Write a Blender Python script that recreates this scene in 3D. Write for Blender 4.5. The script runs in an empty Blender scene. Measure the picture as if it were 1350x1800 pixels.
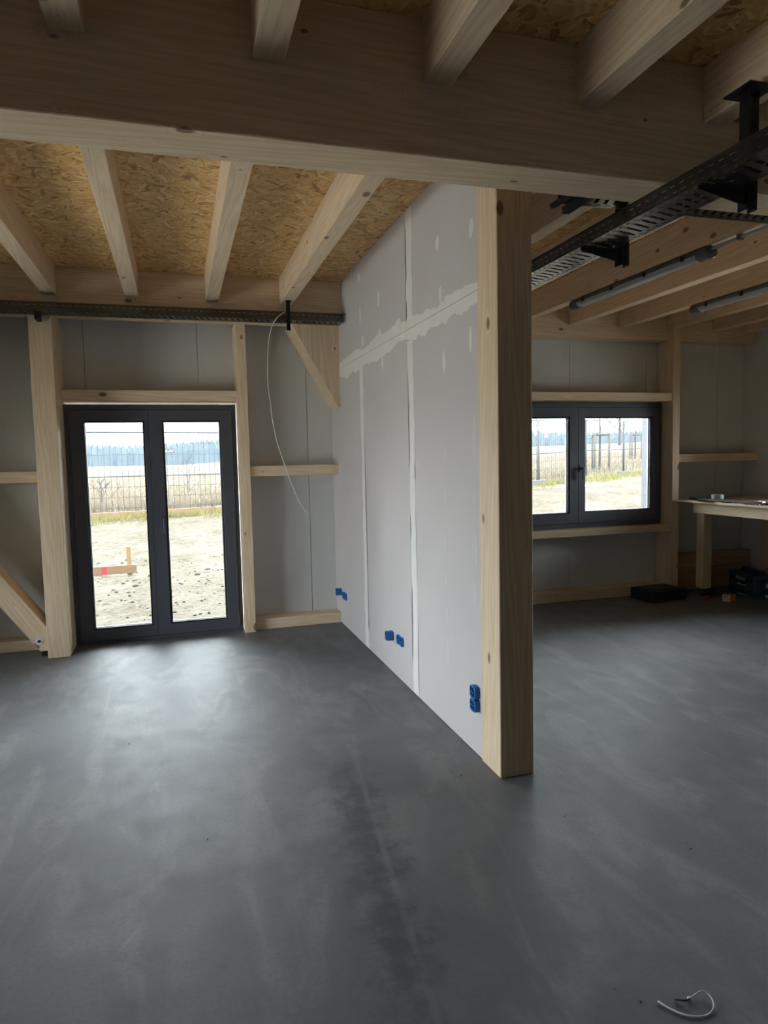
import bpy, bmesh, math, random
from mathutils import Vector, Matrix
random.seed(7)
S = bpy.context.scene
COL = S.collection

# ------------------------------------------------------------------ camera
cam = bpy.data.cameras.new('camera')
cam.sensor_fit = 'AUTO'; cam.sensor_width = 36.0
cam.lens = 1203.545 / 1800 * 36.0
cam.clip_end = 2000
camo = bpy.data.objects.new('camera', cam); COL.objects.link(camo)
def cam_rot(a, b, c):
    ry = Matrix(((math.cos(a), -math.sin(a), 0), (math.sin(a), math.cos(a), 0), (0, 0, 1)))
    p = Matrix(((1, 0, 0), (0, 0, -1), (0, 1, 0)))
    rx = Matrix(((1, 0, 0), (0, math.cos(b), -math.sin(b)), (0, math.sin(b), math.cos(b))))
    rz = Matrix(((math.cos(c), -math.sin(c), 0), (math.sin(c), math.cos(c), 0), (0, 0, 1)))
    m = rz @ rx @ p @ ry
    return (Matrix(((1, 0, 0), (0, -1, 0), (0, 0, -1))) @ m).transposed()
CAM = Vector((0, 0, 1.6))
camo.matrix_world = Matrix.Translation(CAM) @ cam_rot(0.29142695, 0.07956021, -0.0212602).to_4x4()
S.camera = camo

# ------------------------------------------------------------------ sky, exposure
S.view_settings.view_transform = 'Standard'
S.view_settings.look = 'None'
S.view_settings.gamma = 1.0
S.view_settings.use_curve_mapping = False
S.view_settings.exposure = 2.28
S.cycles.use_denoising = True
S.cycles.max_bounces = 8
S.cycles.diffuse_bounces = 6
S.cycles.glossy_bounces = 2
S.cycles.use_adaptive_sampling = True
S.cycles.adaptive_threshold = 0.04
S.cycles.caustics_reflective = False
S.cycles.caustics_refractive = False
S.cycles.transparent_max_bounces = 16
S.cycles.volume_bounces = 1
S.cycles.sample_clamp_indirect = 8.0
W = bpy.data.worlds.new('overcast_sky'); S.world = W; W.use_nodes = True
wn = W.node_tree.nodes; wn.clear()
bgn = wn.new('ShaderNodeBackground'); wo = wn.new('ShaderNodeOutputWorld')
bgn.inputs[0].default_value = (0.88, 0.925, 1.0, 1)
bgn.inputs[1].default_value = 3.9
W.node_tree.links.new(bgn.outputs[0], wo.inputs[0])
def portal(name, x0, x1, z0, z1, y, rz=0.0, loc=None):
    l = bpy.data.lights.new(name, 'AREA'); l.shape = 'RECTANGLE'; l.size = x1 - x0; l.size_y = z1 - z0
    l.cycles.is_portal = True
    o = bpy.data.objects.new(name, l); COL.objects.link(o)
    o.location = loc or ((x0 + x1) / 2, y, (z0 + z1) / 2); o.rotation_euler = (-math.pi / 2, 0, rz)
portal('door_daylight', -0.92, 0.54, 0, 2.12, 6.84)
portal('window_daylight', 3.1, 5.26, 0.78, 2.14, 6.84)
for x_, rz_, wins_ in ((-3.52, math.pi / 2, ((2.72, 5.12, .02, 1.95), (-2.2, -1.5, .8, 2.15))), (6.70, -math.pi / 2, ((2.75, 5.6, 1.12, 2.05),))):  # portals for the unseen side wall openings added for light
    for a_, b_, c_, d_ in wins_: portal('added_window_daylight', a_, b_, c_, d_, 0, rz_, (x_, (a_ + b_) / 2, (c_ + d_) / 2))

# ------------------------------------------------------------------ material helpers
class NT:
    def __init__(s, name):
        s.m = bpy.data.materials.new(name); s.m.use_nodes = True
        s.t = s.m.node_tree; s.b = s.t.nodes['Principled BSDF']; s.o = s.t.nodes['Material Output']
    def n(s, typ, **kw):
        nd = s.t.nodes.new('ShaderNode' + typ)
        for k, v in kw.items():
            if k.startswith('i_'):
                key = k[2:]; key = int(key) if key.isdigit() else key.replace('_', ' ')
                s.put(nd.inputs[key], v)
            else: setattr(nd, k, v)
        return nd
    def put(s, sock, v):
        if isinstance(v, bpy.types.NodeSocket): s.t.links.new(v, sock)
        else: sock.default_value = v
    def math(s, op, a, b=0.0, c=0.0, clamp=False):
        nd = s.n('Math', operation=op, use_clamp=clamp); s.put(nd.inputs[0], a); s.put(nd.inputs[1], b); s.put(nd.inputs[2], c)
        return nd.outputs[0]
    def ss(s, v, lo, hi):
        nd = s.n('MapRange', interpolation_type='SMOOTHSTEP'); s.put(nd.inputs[0], v); s.put(nd.inputs[1], lo); s.put(nd.inputs[2], hi)
        return nd.outputs[0]
    def mix(s, f, a, b, blend='MIX'):
        nd = s.n('Mix', data_type='RGBA', blend_type=blend)
        s.put(nd.inputs[0], f); s.put(nd.inputs[6], a); s.put(nd.inputs[7], b)
        return nd.outputs[2]
    def coord(s, kind='Object'):
        return s.n('TexCoord').outputs[kind]
    def mapped(s, v, scale=(1, 1, 1), rot=(0, 0, 0), loc=(0, 0, 0)):
        nd = s.n('Mapping'); s.put(nd.inputs[0], v); nd.inputs['Scale'].default_value = scale
        nd.inputs['Rotation'].default_value = rot; nd.inputs['Location'].default_value = loc
        return nd.outputs[0]
    def noise(s, v, scale=5, detail=4, rough=0.55, dist=0.0):
        nd = s.n('TexNoise'); s.put(nd.inputs['Vector'], v); nd.inputs['Scale'].default_value = scale
        nd.inputs['Detail'].default_value = detail; nd.inputs['Roughness'].default_value = rough; nd.inputs['Distortion'].default_value = dist
        return nd.outputs[0]
    def voro(s, v, scale=5, feature='F1'):
        nd = s.n('TexVoronoi', feature=feature); s.put(nd.inputs['Vector'], v); nd.inputs['Scale'].default_value = scale
        return nd
    def ramp(s, f, stops):
        nd = s.n('ValToRGB'); e = nd.color_ramp.elements
        while len(e) < len(stops): e.new(0.5)
        for k, (p, c) in enumerate(stops): e[k].position = p; e[k].color = (*c, 1)
        s.put(nd.inputs[0], f); return nd.outputs[0]
    def bump(s, h, strength=0.3, dist=0.01):
        nd = s.n('Bump'); nd.inputs['Strength'].default_value = strength; nd.inputs['Distance'].default_value = dist
        s.put(nd.inputs['Height'], h); s.t.links.new(nd.outputs[0], s.b.inputs['Normal'])
    def set(s, **kw):
        for k, v in kw.items(): s.put(s.b.inputs[k.replace('_', ' ')], v)
        return s.m
def rgb(r, g, b): return (r, g, b, 1)
def plain(name, c, rough=0.5, metal=0.0, spec=0.5, var=0.12, scale=14):
    t = NT(name); n = t.noise(t.coord(), scale, 1)
    col = t.mix(n, rgb(*[x * (1 - var) for x in c]), rgb(*[min(1, x * (1 + var)) for x in c]))
    return t.set(Base_Color=col, Roughness=rough, Metallic=metal, Specular_IOR_Level=spec)

def wood(name, axis, base=(0.76, 0.61, 0.44), knots=1.0):
    t = NT(name)
    info = t.n('ObjectInfo')
    off = t.n('VectorMath', operation='SCALE'); off.inputs[0].default_value = (37.0, 21.0, 53.0); t.put(off.inputs['Scale'], info.outputs['Random'])
    add = t.n('VectorMath', operation='ADD'); t.put(add.inputs[0], t.coord()); t.put(add.inputs[1], off.outputs[0])
    v = add.outputs[0]
    sc = [1, 1, 1]; sc[axis] = 0.06
    sl = [1, 1, 1]; sl[axis] = 0.035
    kv = t.mapped(v, tuple(1 if i != axis else 0.55 for i in range(3)))
    k = t.voro(kv, 6.5)
    kd = k.outputs['Distance']
    warp = t.math('MULTIPLY', t.math('SUBTRACT', 0.25, kd, clamp=True), 0.25)
    wv = t.n('VectorMath', operation='ADD'); t.put(wv.inputs[0], t.mapped(v, tuple(sc))); t.put(wv.inputs[1], warp)
    broad = t.noise(wv.outputs[0], 9, 1, 0.5, 0.6)
    rings = t.n('TexWave', wave_type='BANDS', bands_direction='DIAGONAL'); t.put(rings.inputs['Vector'], wv.outputs[0])
    rings.inputs['Scale'].default_value = 16; rings.inputs['Distortion'].default_value = 9; rings.inputs['Detail'].default_value = 1; rings.inputs['Detail Scale'].default_value = 1.2
    fine = t.noise(t.mapped(v, tuple(sl)), 140, 0)
    b = base
    col = t.mix(broad, rgb(b[0] * .86, b[1] * .84, b[2] * .80), rgb(min(1, b[0] * 1.13), min(1, b[1] * 1.13), min(1, b[2] * 1.12)))
    col = t.mix(t.math('MULTIPLY', rings.outputs[0], 0.30), col, rgb(b[0] * .66, b[1] * .56, b[2] * .46))
    col = t.mix(t.math('MULTIPLY', t.ss(fine, 0.5, 0.75), 0.25), col, rgb(b[0] * .6, b[1] * .52, b[2] * .42))
    rnd = t.n('SeparateColor'); t.put(rnd.inputs[0], k.outputs['Color'])
    rad = t.math('ADD', 0.03, t.math('MULTIPLY', rnd.outputs[0], 0.12 * knots))
    km = t.math('SUBTRACT', 1.0, t.ss(t.math('DIVIDE', kd, t.math('ADD', rad, 0.001)), 0.65, 1.15))
    col = t.mix(t.math('MULTIPLY', km, 0.85), col, rgb(b[0] * .22, b[1] * .15, b[2] * .11))
    tone = t.math('ADD', 0.92, t.math('MULTIPLY', info.outputs['Random'], 0.14))
    hs = t.n('HueSaturation'); t.put(hs.inputs['Value'], tone); t.put(hs.inputs['Color'], col)
    return t.set(Base_Color=hs.outputs[0], Roughness=0.62, Specular_IOR_Level=0.3)
WX, WY, WZ = wood('spruce_along_x', 0), wood('spruce_along_y', 1), wood('spruce_along_z', 2)
PLX = wood('pine_plank', 0, (0.50, 0.33, 0.19))
BENCHX, BENCHY, BENCHZ = (wood('bench_wood_%s' % 'xyz'[i], i, (0.68, 0.53, 0.35), 0.5) for i in range(3))

def osb_mat():
    t = NT('oriented_strand_board'); v = t.coord()
    h = None; tone = None
    w = t.n('VectorMath', operation='ADD'); t.put(w.inputs[0], v)
    nz = t.n('TexNoise'); t.put(nz.inputs['Vector'], v); nz.inputs['Scale'].default_value = 9; nz.inputs['Detail'].default_value = 1
    sc = t.n('VectorMath', operation='SCALE'); t.put(sc.inputs[0], nz.outputs['Color']); sc.inputs['Scale'].default_value = 0.035
    t.put(w.inputs[1], sc.outputs[0])
    for i, (ang, sx, sy) in enumerate(((0.1, 9, 48), (0.75, 11, 55), (-0.6, 9, 50), (1.35, 12, 52), (-1.15, 10, 46))):
        r = t.mapped(w.outputs[0], (1, 1, 1), (0, 0, ang)); m = t.mapped(r, (sx, sy, 1), (0, 0, 0), (i * 3.7, i * 1.9, i * 5.1))
        c = t.voro(m, 1.0); c.voronoi_dimensions = '2D'; sep = t.n('SeparateColor'); t.put(sep.inputs[0], c.outputs['Color'])
        if h is None: h, tone = sep.outputs[0], sep.outputs[1]
        else:
            g = t.math('GREATER_THAN', sep.outputs[0], h)
            tm = t.n('Mix', data_type='FLOAT'); t.put(tm.inputs[0], g); t.put(tm.inputs[2], tone); t.put(tm.inputs[3], sep.outputs[1]); tone = tm.outputs[0]
            h = t.math('MAXIMUM', h, sep.outputs[0])
    col = t.ramp(tone, ((0.0, (0.33, 0.18, 0.06)), (0.18, (0.68, 0.41, 0.16)), (0.55, (0.83, 0.54, 0.225)), (0.85, (0.90, 0.65, 0.32)), (1.0, (0.97, 0.79, 0.48))))
    big = t.noise(v, 1.5, 2)
    col = t.mix(t.math('MULTIPLY', big, 0.3), col, rgb(0.60, 0.40, 0.17))
    return t.set(Base_Color=col, Roughness=0.5, Specular_IOR_Level=0.4)
OSB = osb_mat()

def concrete_mat():
    t = NT('trowelled_concrete'); v = t.coord()
    n1 = t.noise(v, 0.9, 3, 0.6, 0.4); n2 = t.noise(v, 6, 4, 0.65); n3 = t.noise(v, 60, 1); n4 = t.noise(t.mapped(v, (1, 0.35, 1), (0, 0, 0.7)), 3.5, 3, 0.6, 0.8)
    col = t.mix(t.ss(n1, 0.3, 0.7), rgb(0.126, 0.130, 0.139), rgb(0.180, 0.185, 0.195))
    col = t.mix(t.math('MULTIPLY', t.ss(n4, 0.45, 0.66), 0.38), col, rgb(0.29, 0.29, 0.29))
    col = t.mix(t.math('MULTIPLY', t.ss(n2, 0.5, 0.7), 0.34), col, rgb(0.125, 0.127, 0.132))
    col = t.mix(t.math('MULTIPLY', t.ss(n3, .4, .7), 0.22), col, rgb(0.1, 0.1, 0.105))
    xyz = t.n('SeparateXYZ'); t.put(xyz.inputs[0], v)
    X, Y = xyz.outputs[0], xyz.outputs[1]
    # dark trodden smear with a pale scraped line through it
    cx = t.math('ADD', 0.42, t.math('MULTIPLY', Y, 0.115))
    d = t.math('ABSOLUTE', t.math('SUBTRACT', X, t.math('SUBTRACT', cx, 0.03)))
    wob = t.math('MULTIPLY', t.noise(v, 8, 4, 0.7), 0.48)
    across = t.math('SUBTRACT', 1.0, t.ss(t.math('ADD', d, wob), 0.19, 0.42))
    along = t.math('MULTIPLY', t.ss(Y, 1.2, 2.1), t.math('SUBTRACT', 1.0, t.ss(Y, 2.9, 4.0)))
    sm = t.math('MULTIPLY', across, along)
    col = t.mix(t.math('MULTIPLY', sm, 0.85), col, rgb(0.055, 0.06, 0.07))
    thin = t.math('SUBTRACT', 1.0, t.ss(t.math('ABSOLUTE', t.math('SUBTRACT', X, t.math('ADD', cx, 0.025))), 0.004, 0.02))
    col = t.mix(t.math('MULTIPLY', t.math('MULTIPLY', thin, t.ss(n2, 0.35, 0.6)), t.math('MULTIPLY', along, 0.35)), col, rgb(0.25, 0.25, 0.25))
    # thin scratches
    wv = t.n('TexVoronoi', feature='DISTANCE_TO_EDGE'); t.put(wv.inputs['Vector'], t.mapped(v, (1, 1, 1), (0, 0, 0.5))); wv.inputs['Scale'].default_value = 1.1
    sc = t.math('MULTIPLY', t.math('SUBTRACT', 1.0, t.ss(wv.outputs[0], 0.0, 0.006)), t.ss(n4, 0.55, 0.7))
    col = t.mix(t.math('MULTIPLY', sc, 0.25), col, rgb(0.38, 0.38, 0.38))
    t.bump(n3, 0.06, 0.004)
    return t.set(Base_Color=col, Roughness=t.math('ADD', 0.50, t.math('MULTIPLY', n2, 0.2)), Specular_IOR_Level=0.45)
CONC = concrete_mat()

def panel_mat():
    t = NT('grey_coated_panel'); v = t.coord()
    w = t.n('TexWave', wave_type='BANDS', bands_direction='X'); t.put(w.inputs['Vector'], v); w.inputs['Scale'].default_value = 22
    n = t.noise(v, 3, 1); f = t.noise(v, 220, 0)
    col = t.mix(n, rgb(0.58, 0.59, 0.575), rgb(0.64, 0.65, 0.63))
    col = t.mix(t.math('MULTIPLY', f, 0.15), col, rgb(0.25, 0.25, 0.25))
    t.bump(w.outputs[0], 0.12, 0.002)
    return t.set(Base_Color=col, Roughness=0.45, Specular_IOR_Level=0.4)
PANEL = panel_mat()

def plaster_mat():
    t = NT('plasterboard_card'); v = t.coord()
    n = t.noise(v, 2.2, 2); f = t.noise(v, 260, 0)
    col = t.mix(n, rgb(0.545, 0.51, 0.505), rgb(0.60, 0.565, 0.555))
    col = t.mix(t.math('MULTIPLY', f, 0.12), col, rgb(0.33, 0.31, 0.31))
    return t.set(Base_Color=col, Roughness=0.8, Specular_IOR_Level=0.2)
PLASTER = plaster_mat()
FILLER = plain('joint_filler', (0.74, 0.715, 0.68), 0.85, spec=0.2, var=0.07, scale=9)
SPOT = plain('thin_filler_smear', (0.58, 0.555, 0.545), 0.85, spec=0.2, var=0.06, scale=20)
ANTH = plain('anthracite_profile', (0.082, 0.088, 0.108), 0.38, spec=0.5, var=0.08)
GASKET = plain('black_gasket', (0.012, 0.012, 0.013), 0.6)
ALU = plain('glazing_spacer', (0.42, 0.43, 0.46), 0.4, 0.3)
STEEL = plain('bright_steel', (0.62, 0.63, 0.65), 0.3, 1.0)
ZINC = plain('zinc_washer', (0.72, 0.75, 0.76), 0.4, 0.15)
def galv_mat():
    t = NT('galvanised_sheet'); v = t.coord()
    n = t.noise(v, 30, 3); c = t.voro(v, 60)
    col = t.mix(n, rgb(0.055, 0.058, 0.065), rgb(0.10, 0.104, 0.112)); col = t.mix(0.04, col, c.outputs['Color'])
    hs = t.n('HueSaturation'); hs.inputs['Saturation'].default_value = 0.08; t.put(hs.inputs['Color'], col)
    return t.set(Base_Color=hs.outputs[0], Metallic=0.95, Roughness=0.28)
GALV = galv_mat()
BLACKSTEEL = plain('black_coated_steel', (0.014, 0.015, 0.018), 0.42, 0.3)
BLUE = plain('blue_box_plastic', (0.012, 0.13, 0.43), 0.4, var=0.25, scale=60)
DBLUE = plain('dark_box_inside', (0.004, 0.03, 0.12), 0.6)
WHITEPL = plain('white_cable_sheath', (0.72, 0.72, 0.70), 0.45, var=0.03)
DIFF = plain('grey_diffuser', (0.40, 0.42, 0.45), 0.28, var=0.04)
ENDCAP = plain('grey_end_cap', (0.11, 0.115, 0.125), 0.45)
BLACKPL = plain('black_case_plastic', (0.014, 0.016, 0.018), 0.5, var=0.2, scale=30)
TEAL = plain('teal_case_plastic', (0.018, 0.075, 0.105), 0.45, var=0.15)
DTEAL = plain('dark_latch_plastic', (0.008, 0.02, 0.03), 0.5)
LABEL = plain('pale_paper_label', (0.68, 0.68, 0.66), 0.7, var=0.08, scale=50)
INK = plain('black_print', (0.015, 0.015, 0.017), 0.7)
RED = plain('red_plastic', (0.30, 0.015, 0.022), 0.45)
ORANGE = plain('orange_card', (0.50, 0.14, 0.05), 0.7)
CARD = plain('printed_card', (0.62, 0.57, 0.45), 0.7, var=0.15, scale=40)
DMETAL = plain('dark_metal_section', (0.045, 0.046, 0.05), 0.35, 0.7)
TAPE = plain('speckled_tape', (0.52, 0.55, 0.56), 0.4, 0.2, var=0.5, scale=120)
RUBBER = plain('dark_rubber', (0.02, 0.02, 0.02), 0.7)
def glass_mat():
    t = NT('window_glass'); t.t.nodes.remove(t.b)
    tr = t.n('BsdfTransparent'); tr.inputs[0].default_value = (0.93, 0.96, 0.95, 1)
    gl = t.n('BsdfGlossy'); gl.inputs['Roughness'].default_value = 0.02
    fr = t.n('Fresnel'); fr.inputs[0].default_value = 1.45
    mx = t.n('MixShader'); t.put(mx.inputs[0], fr.outputs[0]); t.put(mx.inputs[1], tr.outputs[0]); t.put(mx.inputs[2], gl.outputs[0])
    t.put(t.o.inputs[0], mx.outputs[0]); return t.m
GLASS = glass_mat()

# ------------------------------------------------------------------ geometry helpers
def wloc(o):
    v = Vector((0, 0, 0))
    while o is not None: v = v + o.location; o = o.parent
    return v
def link(name, me, mat, parent=None, loc=(0, 0, 0), local=False):
    o = bpy.data.objects.new(name, me); COL.objects.link(o)
    if mat and not me.materials: me.materials.append(mat)
    o.location = loc
    if parent is not None:
        if not local: o.location = Vector(loc) - wloc(parent)
        o.parent = parent
    return o
def tag(o, label=None, cat=None, group=None, kind=None):
    if label: o['label'] = label
    if cat: o['category'] = cat
    if group: o['group'] = group
    if kind: o['kind'] = kind
    return o
def empty(name, loc=(0, 0, 0), rz=0.0):
    o = bpy.data.objects.new(name, None); COL.objects.link(o); o.location = loc; o.rotation_euler = (0, 0, rz)
    o.empty_display_size = 0.1
    return o
def bm_box(bm, x0, x1, y0, y1, z0, z1):
    vs = [bm.verts.new(p) for p in ((x0, y0, z0), (x1, y0, z0), (x1, y1, z0), (x0, y1, z0), (x0, y0, z1), (x1, y0, z1), (x1, y1, z1), (x0, y1, z1))]
    for f in ((3, 2, 1, 0), (4, 5, 6, 7), (0, 1, 5, 4), (1, 2, 6, 5), (2, 3, 7, 6), (3, 0, 4, 7)): bm.faces.new([vs[i] for i in f])
    return vs
def finish(bm, name, smooth=False):
    bmesh.ops.recalc_face_normals(bm, faces=bm.faces)
    me = bpy.data.meshes.new(name); bm.to_mesh(me); bm.free()
    if smooth:
        for p in me.polygons: p.use_smooth = True
    return me
def box(name, x0, x1, y0, y1, z0, z1, mat, parent=None, bevel=0.0, local=False, seg=1):
    c = Vector(((x0 + x1) / 2, (y0 + y1) / 2, (z0 + z1) / 2)); bm = bmesh.new()
    bm_box(bm, x0 - c.x, x1 - c.x, y0 - c.y, y1 - c.y, z0 - c.z, z1 - c.z)
    if bevel: bmesh.ops.bevel(bm, geom=bm.edges[:], offset=bevel, segments=seg, affect='EDGES', profile=0.5)
    return link(name, finish(bm, name), mat, parent, c, local)
def boxes(name, lst, mat, parent=None, local=False, loc=None):
    loc = Vector(loc) if loc is not None else Vector(((lst[0][0] + lst[0][1]) / 2, (lst[0][2] + lst[0][3]) / 2, (lst[0][4] + lst[0][5]) / 2))
    bm = bmesh.new()
    for b in lst: bm_box(bm, b[0] - loc.x, b[1] - loc.x, b[2] - loc.y, b[3] - loc.y, b[4] - loc.z, b[5] - loc.z)
    return link(name, finish(bm, name), mat, parent, loc, local)
def prism(name, pts, axis, a0, a1, mat, parent=None, bevel=0.0, local=False):
    """polygon pts in the plane across axis, extruded from a0 to a1 along it"""
    ax = 'xyz'.index(axis)
    def p3(p, a):
        q = list(p); q.insert(ax, a); return Vector(q)
    allp = [p3(p, a) for a in (a0, a1) for p in pts]
    c = Vector([(min(v[i] for v in allp) + max(v[i] for v in allp)) / 2 for i in range(3)])
    bm = bmesh.new(); n = len(pts)
    A = [bm.verts.new(p3(p, a0) - c) for p in pts]; B = [bm.verts.new(p3(p, a1) - c) for p in pts]
    bm.faces.new(A); bm.faces.new(B[::-1])
    for i in range(n): bm.faces.new((A[i], A[(i + 1) % n], B[(i + 1) % n], B[i]))
    if bevel: bmesh.ops.bevel(bm, geom=bm.edges[:], offset=bevel, segments=1, affect='EDGES')
    return link(name, finish(bm, name), mat, parent, c, local)
def tube_bm(bm, pts, r, seg=8):
    pts = [Vector(p) for p in pts]; rings = []
    up = Vector((0.13, 0.21, 0.97))
    for i, p in enumerate(pts):
        d = (pts[min(i + 1, len(pts) - 1)] - pts[max(i - 1, 0)]).normalized()
        if abs(d.dot(up)) > 0.95: up = Vector((1, 0.1, 0))
        a = d.cross(up).normalized(); b = d.cross(a)
        rr = r[i] if isinstance(r, (list, tuple)) else r
        rings.append([bm.verts.new(p + a * math.cos(t) * rr + b * math.sin(t) * rr) for t in (2 * math.pi * k / seg for k in range(seg))])
    for i in range(len(rings) - 1):
        for k in range(seg): bm.faces.new((rings[i][k], rings[i][(k + 1) % seg], rings[i + 1][(k + 1) % seg], rings[i + 1][k]))
    bm.faces.new(rings[0]); bm.faces.new(rings[-1][::-1])
def tube(name, pts, r, mat, parent=None, seg=8, local=False, smooth=True):
    loc = Vector(pts[0]); bm = bmesh.new(); tube_bm(bm, [Vector(p) - loc for p in pts], r, seg)
    return link(name, finish(bm, name, smooth), mat, parent, loc, local)
def spline(pts, k=8):
    P = [Vector(p) for p in pts]; out = []
    for i in range(len(P) - 1):
        p0, p1, p2, p3 = P[max(i - 1, 0)], P[i], P[i + 1], P[min(i + 2, len(P) - 1)]
        for j in range(k):
            t = j / k
            out.append(0.5 * ((2 * p1) + (p2 - p0) * t + (2 * p0 - 5 * p1 + 4 * p2 - p3) * t * t + (3 * p1 - p0 - 3 * p2 + p3) * t ** 3))
    out.append(P[-1]); return out
def cyl(name, c, axis, r, h, mat, parent=None, seg=20, local=False):
    d = {'x': Vector((1, 0, 0)), 'y': Vector((0, 1, 0)), 'z': Vector((0, 0, 1))}[axis] * h / 2
    bm = bmesh.new(); tube_bm(bm, [-d, d], r, seg)
    bmesh.ops.bevel(bm, geom=[e for e in bm.edges if len(e.link_faces) == 2 and max(len(f.verts) for f in e.link_faces) > 4], offset=min(r, h) * 0.12, segments=1, affect='EDGES')
    return link(name, finish(bm, name), mat, parent, c, local)
def timber(name, x0, x1, y0, y1, z0, z1, label, cat, group=None, mat=None):
    if mat is None:
        d = (x1 - x0, y1 - y0, z1 - z0); mat = (WX, WY, WZ)[d.index(max(d))]
    return tag(box(name, x0, x1, y0, y1, z0, z1, mat, bevel=0.003), label, cat, group)

# ================================================================== THE SETTING
XL, XR, YN, YB, ZC = -3.3, 6.48, -2.6, 6.63, 3.178
tag(box('floor', XL - .2, XR + .2, YN - .2, YB + .02, -0.25, 0, CONC), 'smooth grey trowelled concrete floor with a dark smear', kind='structure')
fl = bpy.data.objects['floor']
fl.data.transform(Matrix.Translation(fl.location)); fl.location = (0, 0, 0)
tag(box('ceiling', XL - .2, XR + .2, YN - .2, YB + .2, ZC, ZC + 0.025, OSB), 'strand board roof deck seen between the rafters', kind='structure')
box('roof_cover', XL - .3, XR + .3, YN - .3, YB + .3, ZC + .026, ZC + .25, PANEL, bpy.data.objects['ceiling'])

DOOR = (-0.918, 0.545, -0.3, 2.132); WIN = (3.095, 5.26, 0.785, 2.15)
def wall_pieces(xa, xb, y0, y1):
    cuts = sorted({xa, xb, *[c for c in (DOOR[0], DOOR[1], WIN[0], WIN[1]) if xa < c < xb]}); out = []
    for a, b in zip(cuts, cuts[1:]):
        m = (a + b) / 2; z = [(-0.25, ZC)]
        for D in (DOOR, WIN):
            if D[0] < m < D[1]: z = [q for q in ((-0.25, D[2]), (D[3], ZC)) if q[1] - q[0] > 0.02]
        out += [(a, b, y0, y1, q[0], q[1]) for q in z]
    return out
wb = tag(boxes('wall_back', wall_pieces(XL - .2, XR + .2, YB + .03, YB + .18), PANEL), 'outer wall of pale grey vertical sandwich panels', kind='structure')
edges = [XL, -2.71, -1.73, -0.745, 0.225, 1.228, 2.19, 3.15, 4.123, 5.112, 6.098, XR]
for a, b in zip(edges, edges[1:]):
    boxes('wall_panel', wall_pieces(a + .002, b - .002, YB, YB + .03), PANEL, wb)
def cut(a0, a1, z0, z1, holes):
    """rectangles (a, b, za, zb) covering the strip a0..a1 without the holes"""
    cs = sorted({a0, a1, *[c for h in holes for c in h[:2] if a0 < c < a1]}); out = []
    for a, b in zip(cs, cs[1:]):
        z = [(z0, z1)]
        for h in holes:
            if h[0] < (a + b) / 2 < h[1]: z = [q for q in ((z0, h[2]), (h[3], z1)) if q[1] - q[0] > .02]
        out += [(a, b, *q) for q in z]
    return out
def side_wall(name, axis, at, sgn, a0, a1, label, holes):
    """wall across x or y with its room face at 'at'; sgn points out of the room"""
    def bx(a, b, za, zb, t0, t1):
        p, q = sorted((at + sgn * t0, at + sgn * t1))
        return (p, q, a, b, za, zb) if axis == 'x' else (a, b, p, q, za, zb)
    w = tag(boxes(name, [bx(a, b, za, zb, .03, .20) for a, b, za, zb in cut(a0 - .2, a1 + .1, -.25, ZC, holes)], PANEL), label, kind='structure')
    n = round(a1 - a0)
    for k in range(n):
        lo_, hi_ = a0 + (a1 - a0) * k / n + .002, a0 + (a1 - a0) * (k + 1) / n - .002
        boxes('wall_panel', [bx(a, b, za, zb, 0, .03) for a, b, za, zb in cut(lo_, hi_, 0, ZC, holes)], PANEL, w)
    return bx
def added_window(num, bx, h, label):  # openings out of view, added to bring more daylight into the room
    a, b, za, zb = h; c0 = bx(a, b, za, zb, 0, .2)
    r = tag(empty('window_%d' % num, ((c0[0] + c0[1]) / 2, (c0[2] + c0[3]) / 2, za)), label, kind='structure')
    m = (a + b) / 2; f = .09
    for q in ((a, b, za, za + f), (a, b, zb - f, zb), (a, a + f, za + f, zb - f), (b - f, b, za + f, zb - f), (m - f, m + f, za + f, zb - f)): box('frame_bar', *bx(*q, .09, .16), ANTH, r, .003)
    for q in ((a + f, m - f), (m + f, b - f)): box('glass_pane', *bx(q[0], q[1], za + f, zb - f, .12, .122), GLASS, r)
SIDE = (('wall_left', 'x', XL, -1, YN, YB, 'side wall of grey panels past the diagonal brace', [((2.72, 5.12, .02, 1.95), 'added dark framed glazed door, out of view, lighting the door bay'), ((-2.2, -1.5, .8, 2.15), 'added dark framed window, out of view, lighting the near bay')]),
        ('wall_right', 'x', XR, 1, YN, YB, 'side wall of grey panels beside the workbench', [((2.75, 5.6, 1.12, 2.05), 'added dark framed window, out of view, lighting the workbench bay')]),
        ('wall_rear', 'y', YN, -1, XL, XR, 'grey panelled wall opposite the glazed door', []))
num = 2
for nm_, ax_, at_, sg_, a0_, a1_, lab_, holes_ in SIDE:
    bx_ = side_wall(nm_, ax_, at_, sg_, a0_, a1_, lab_, [h for h, l in holes_])
    for h, l in holes_: added_window(num, bx_, h, l); num += 1

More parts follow.
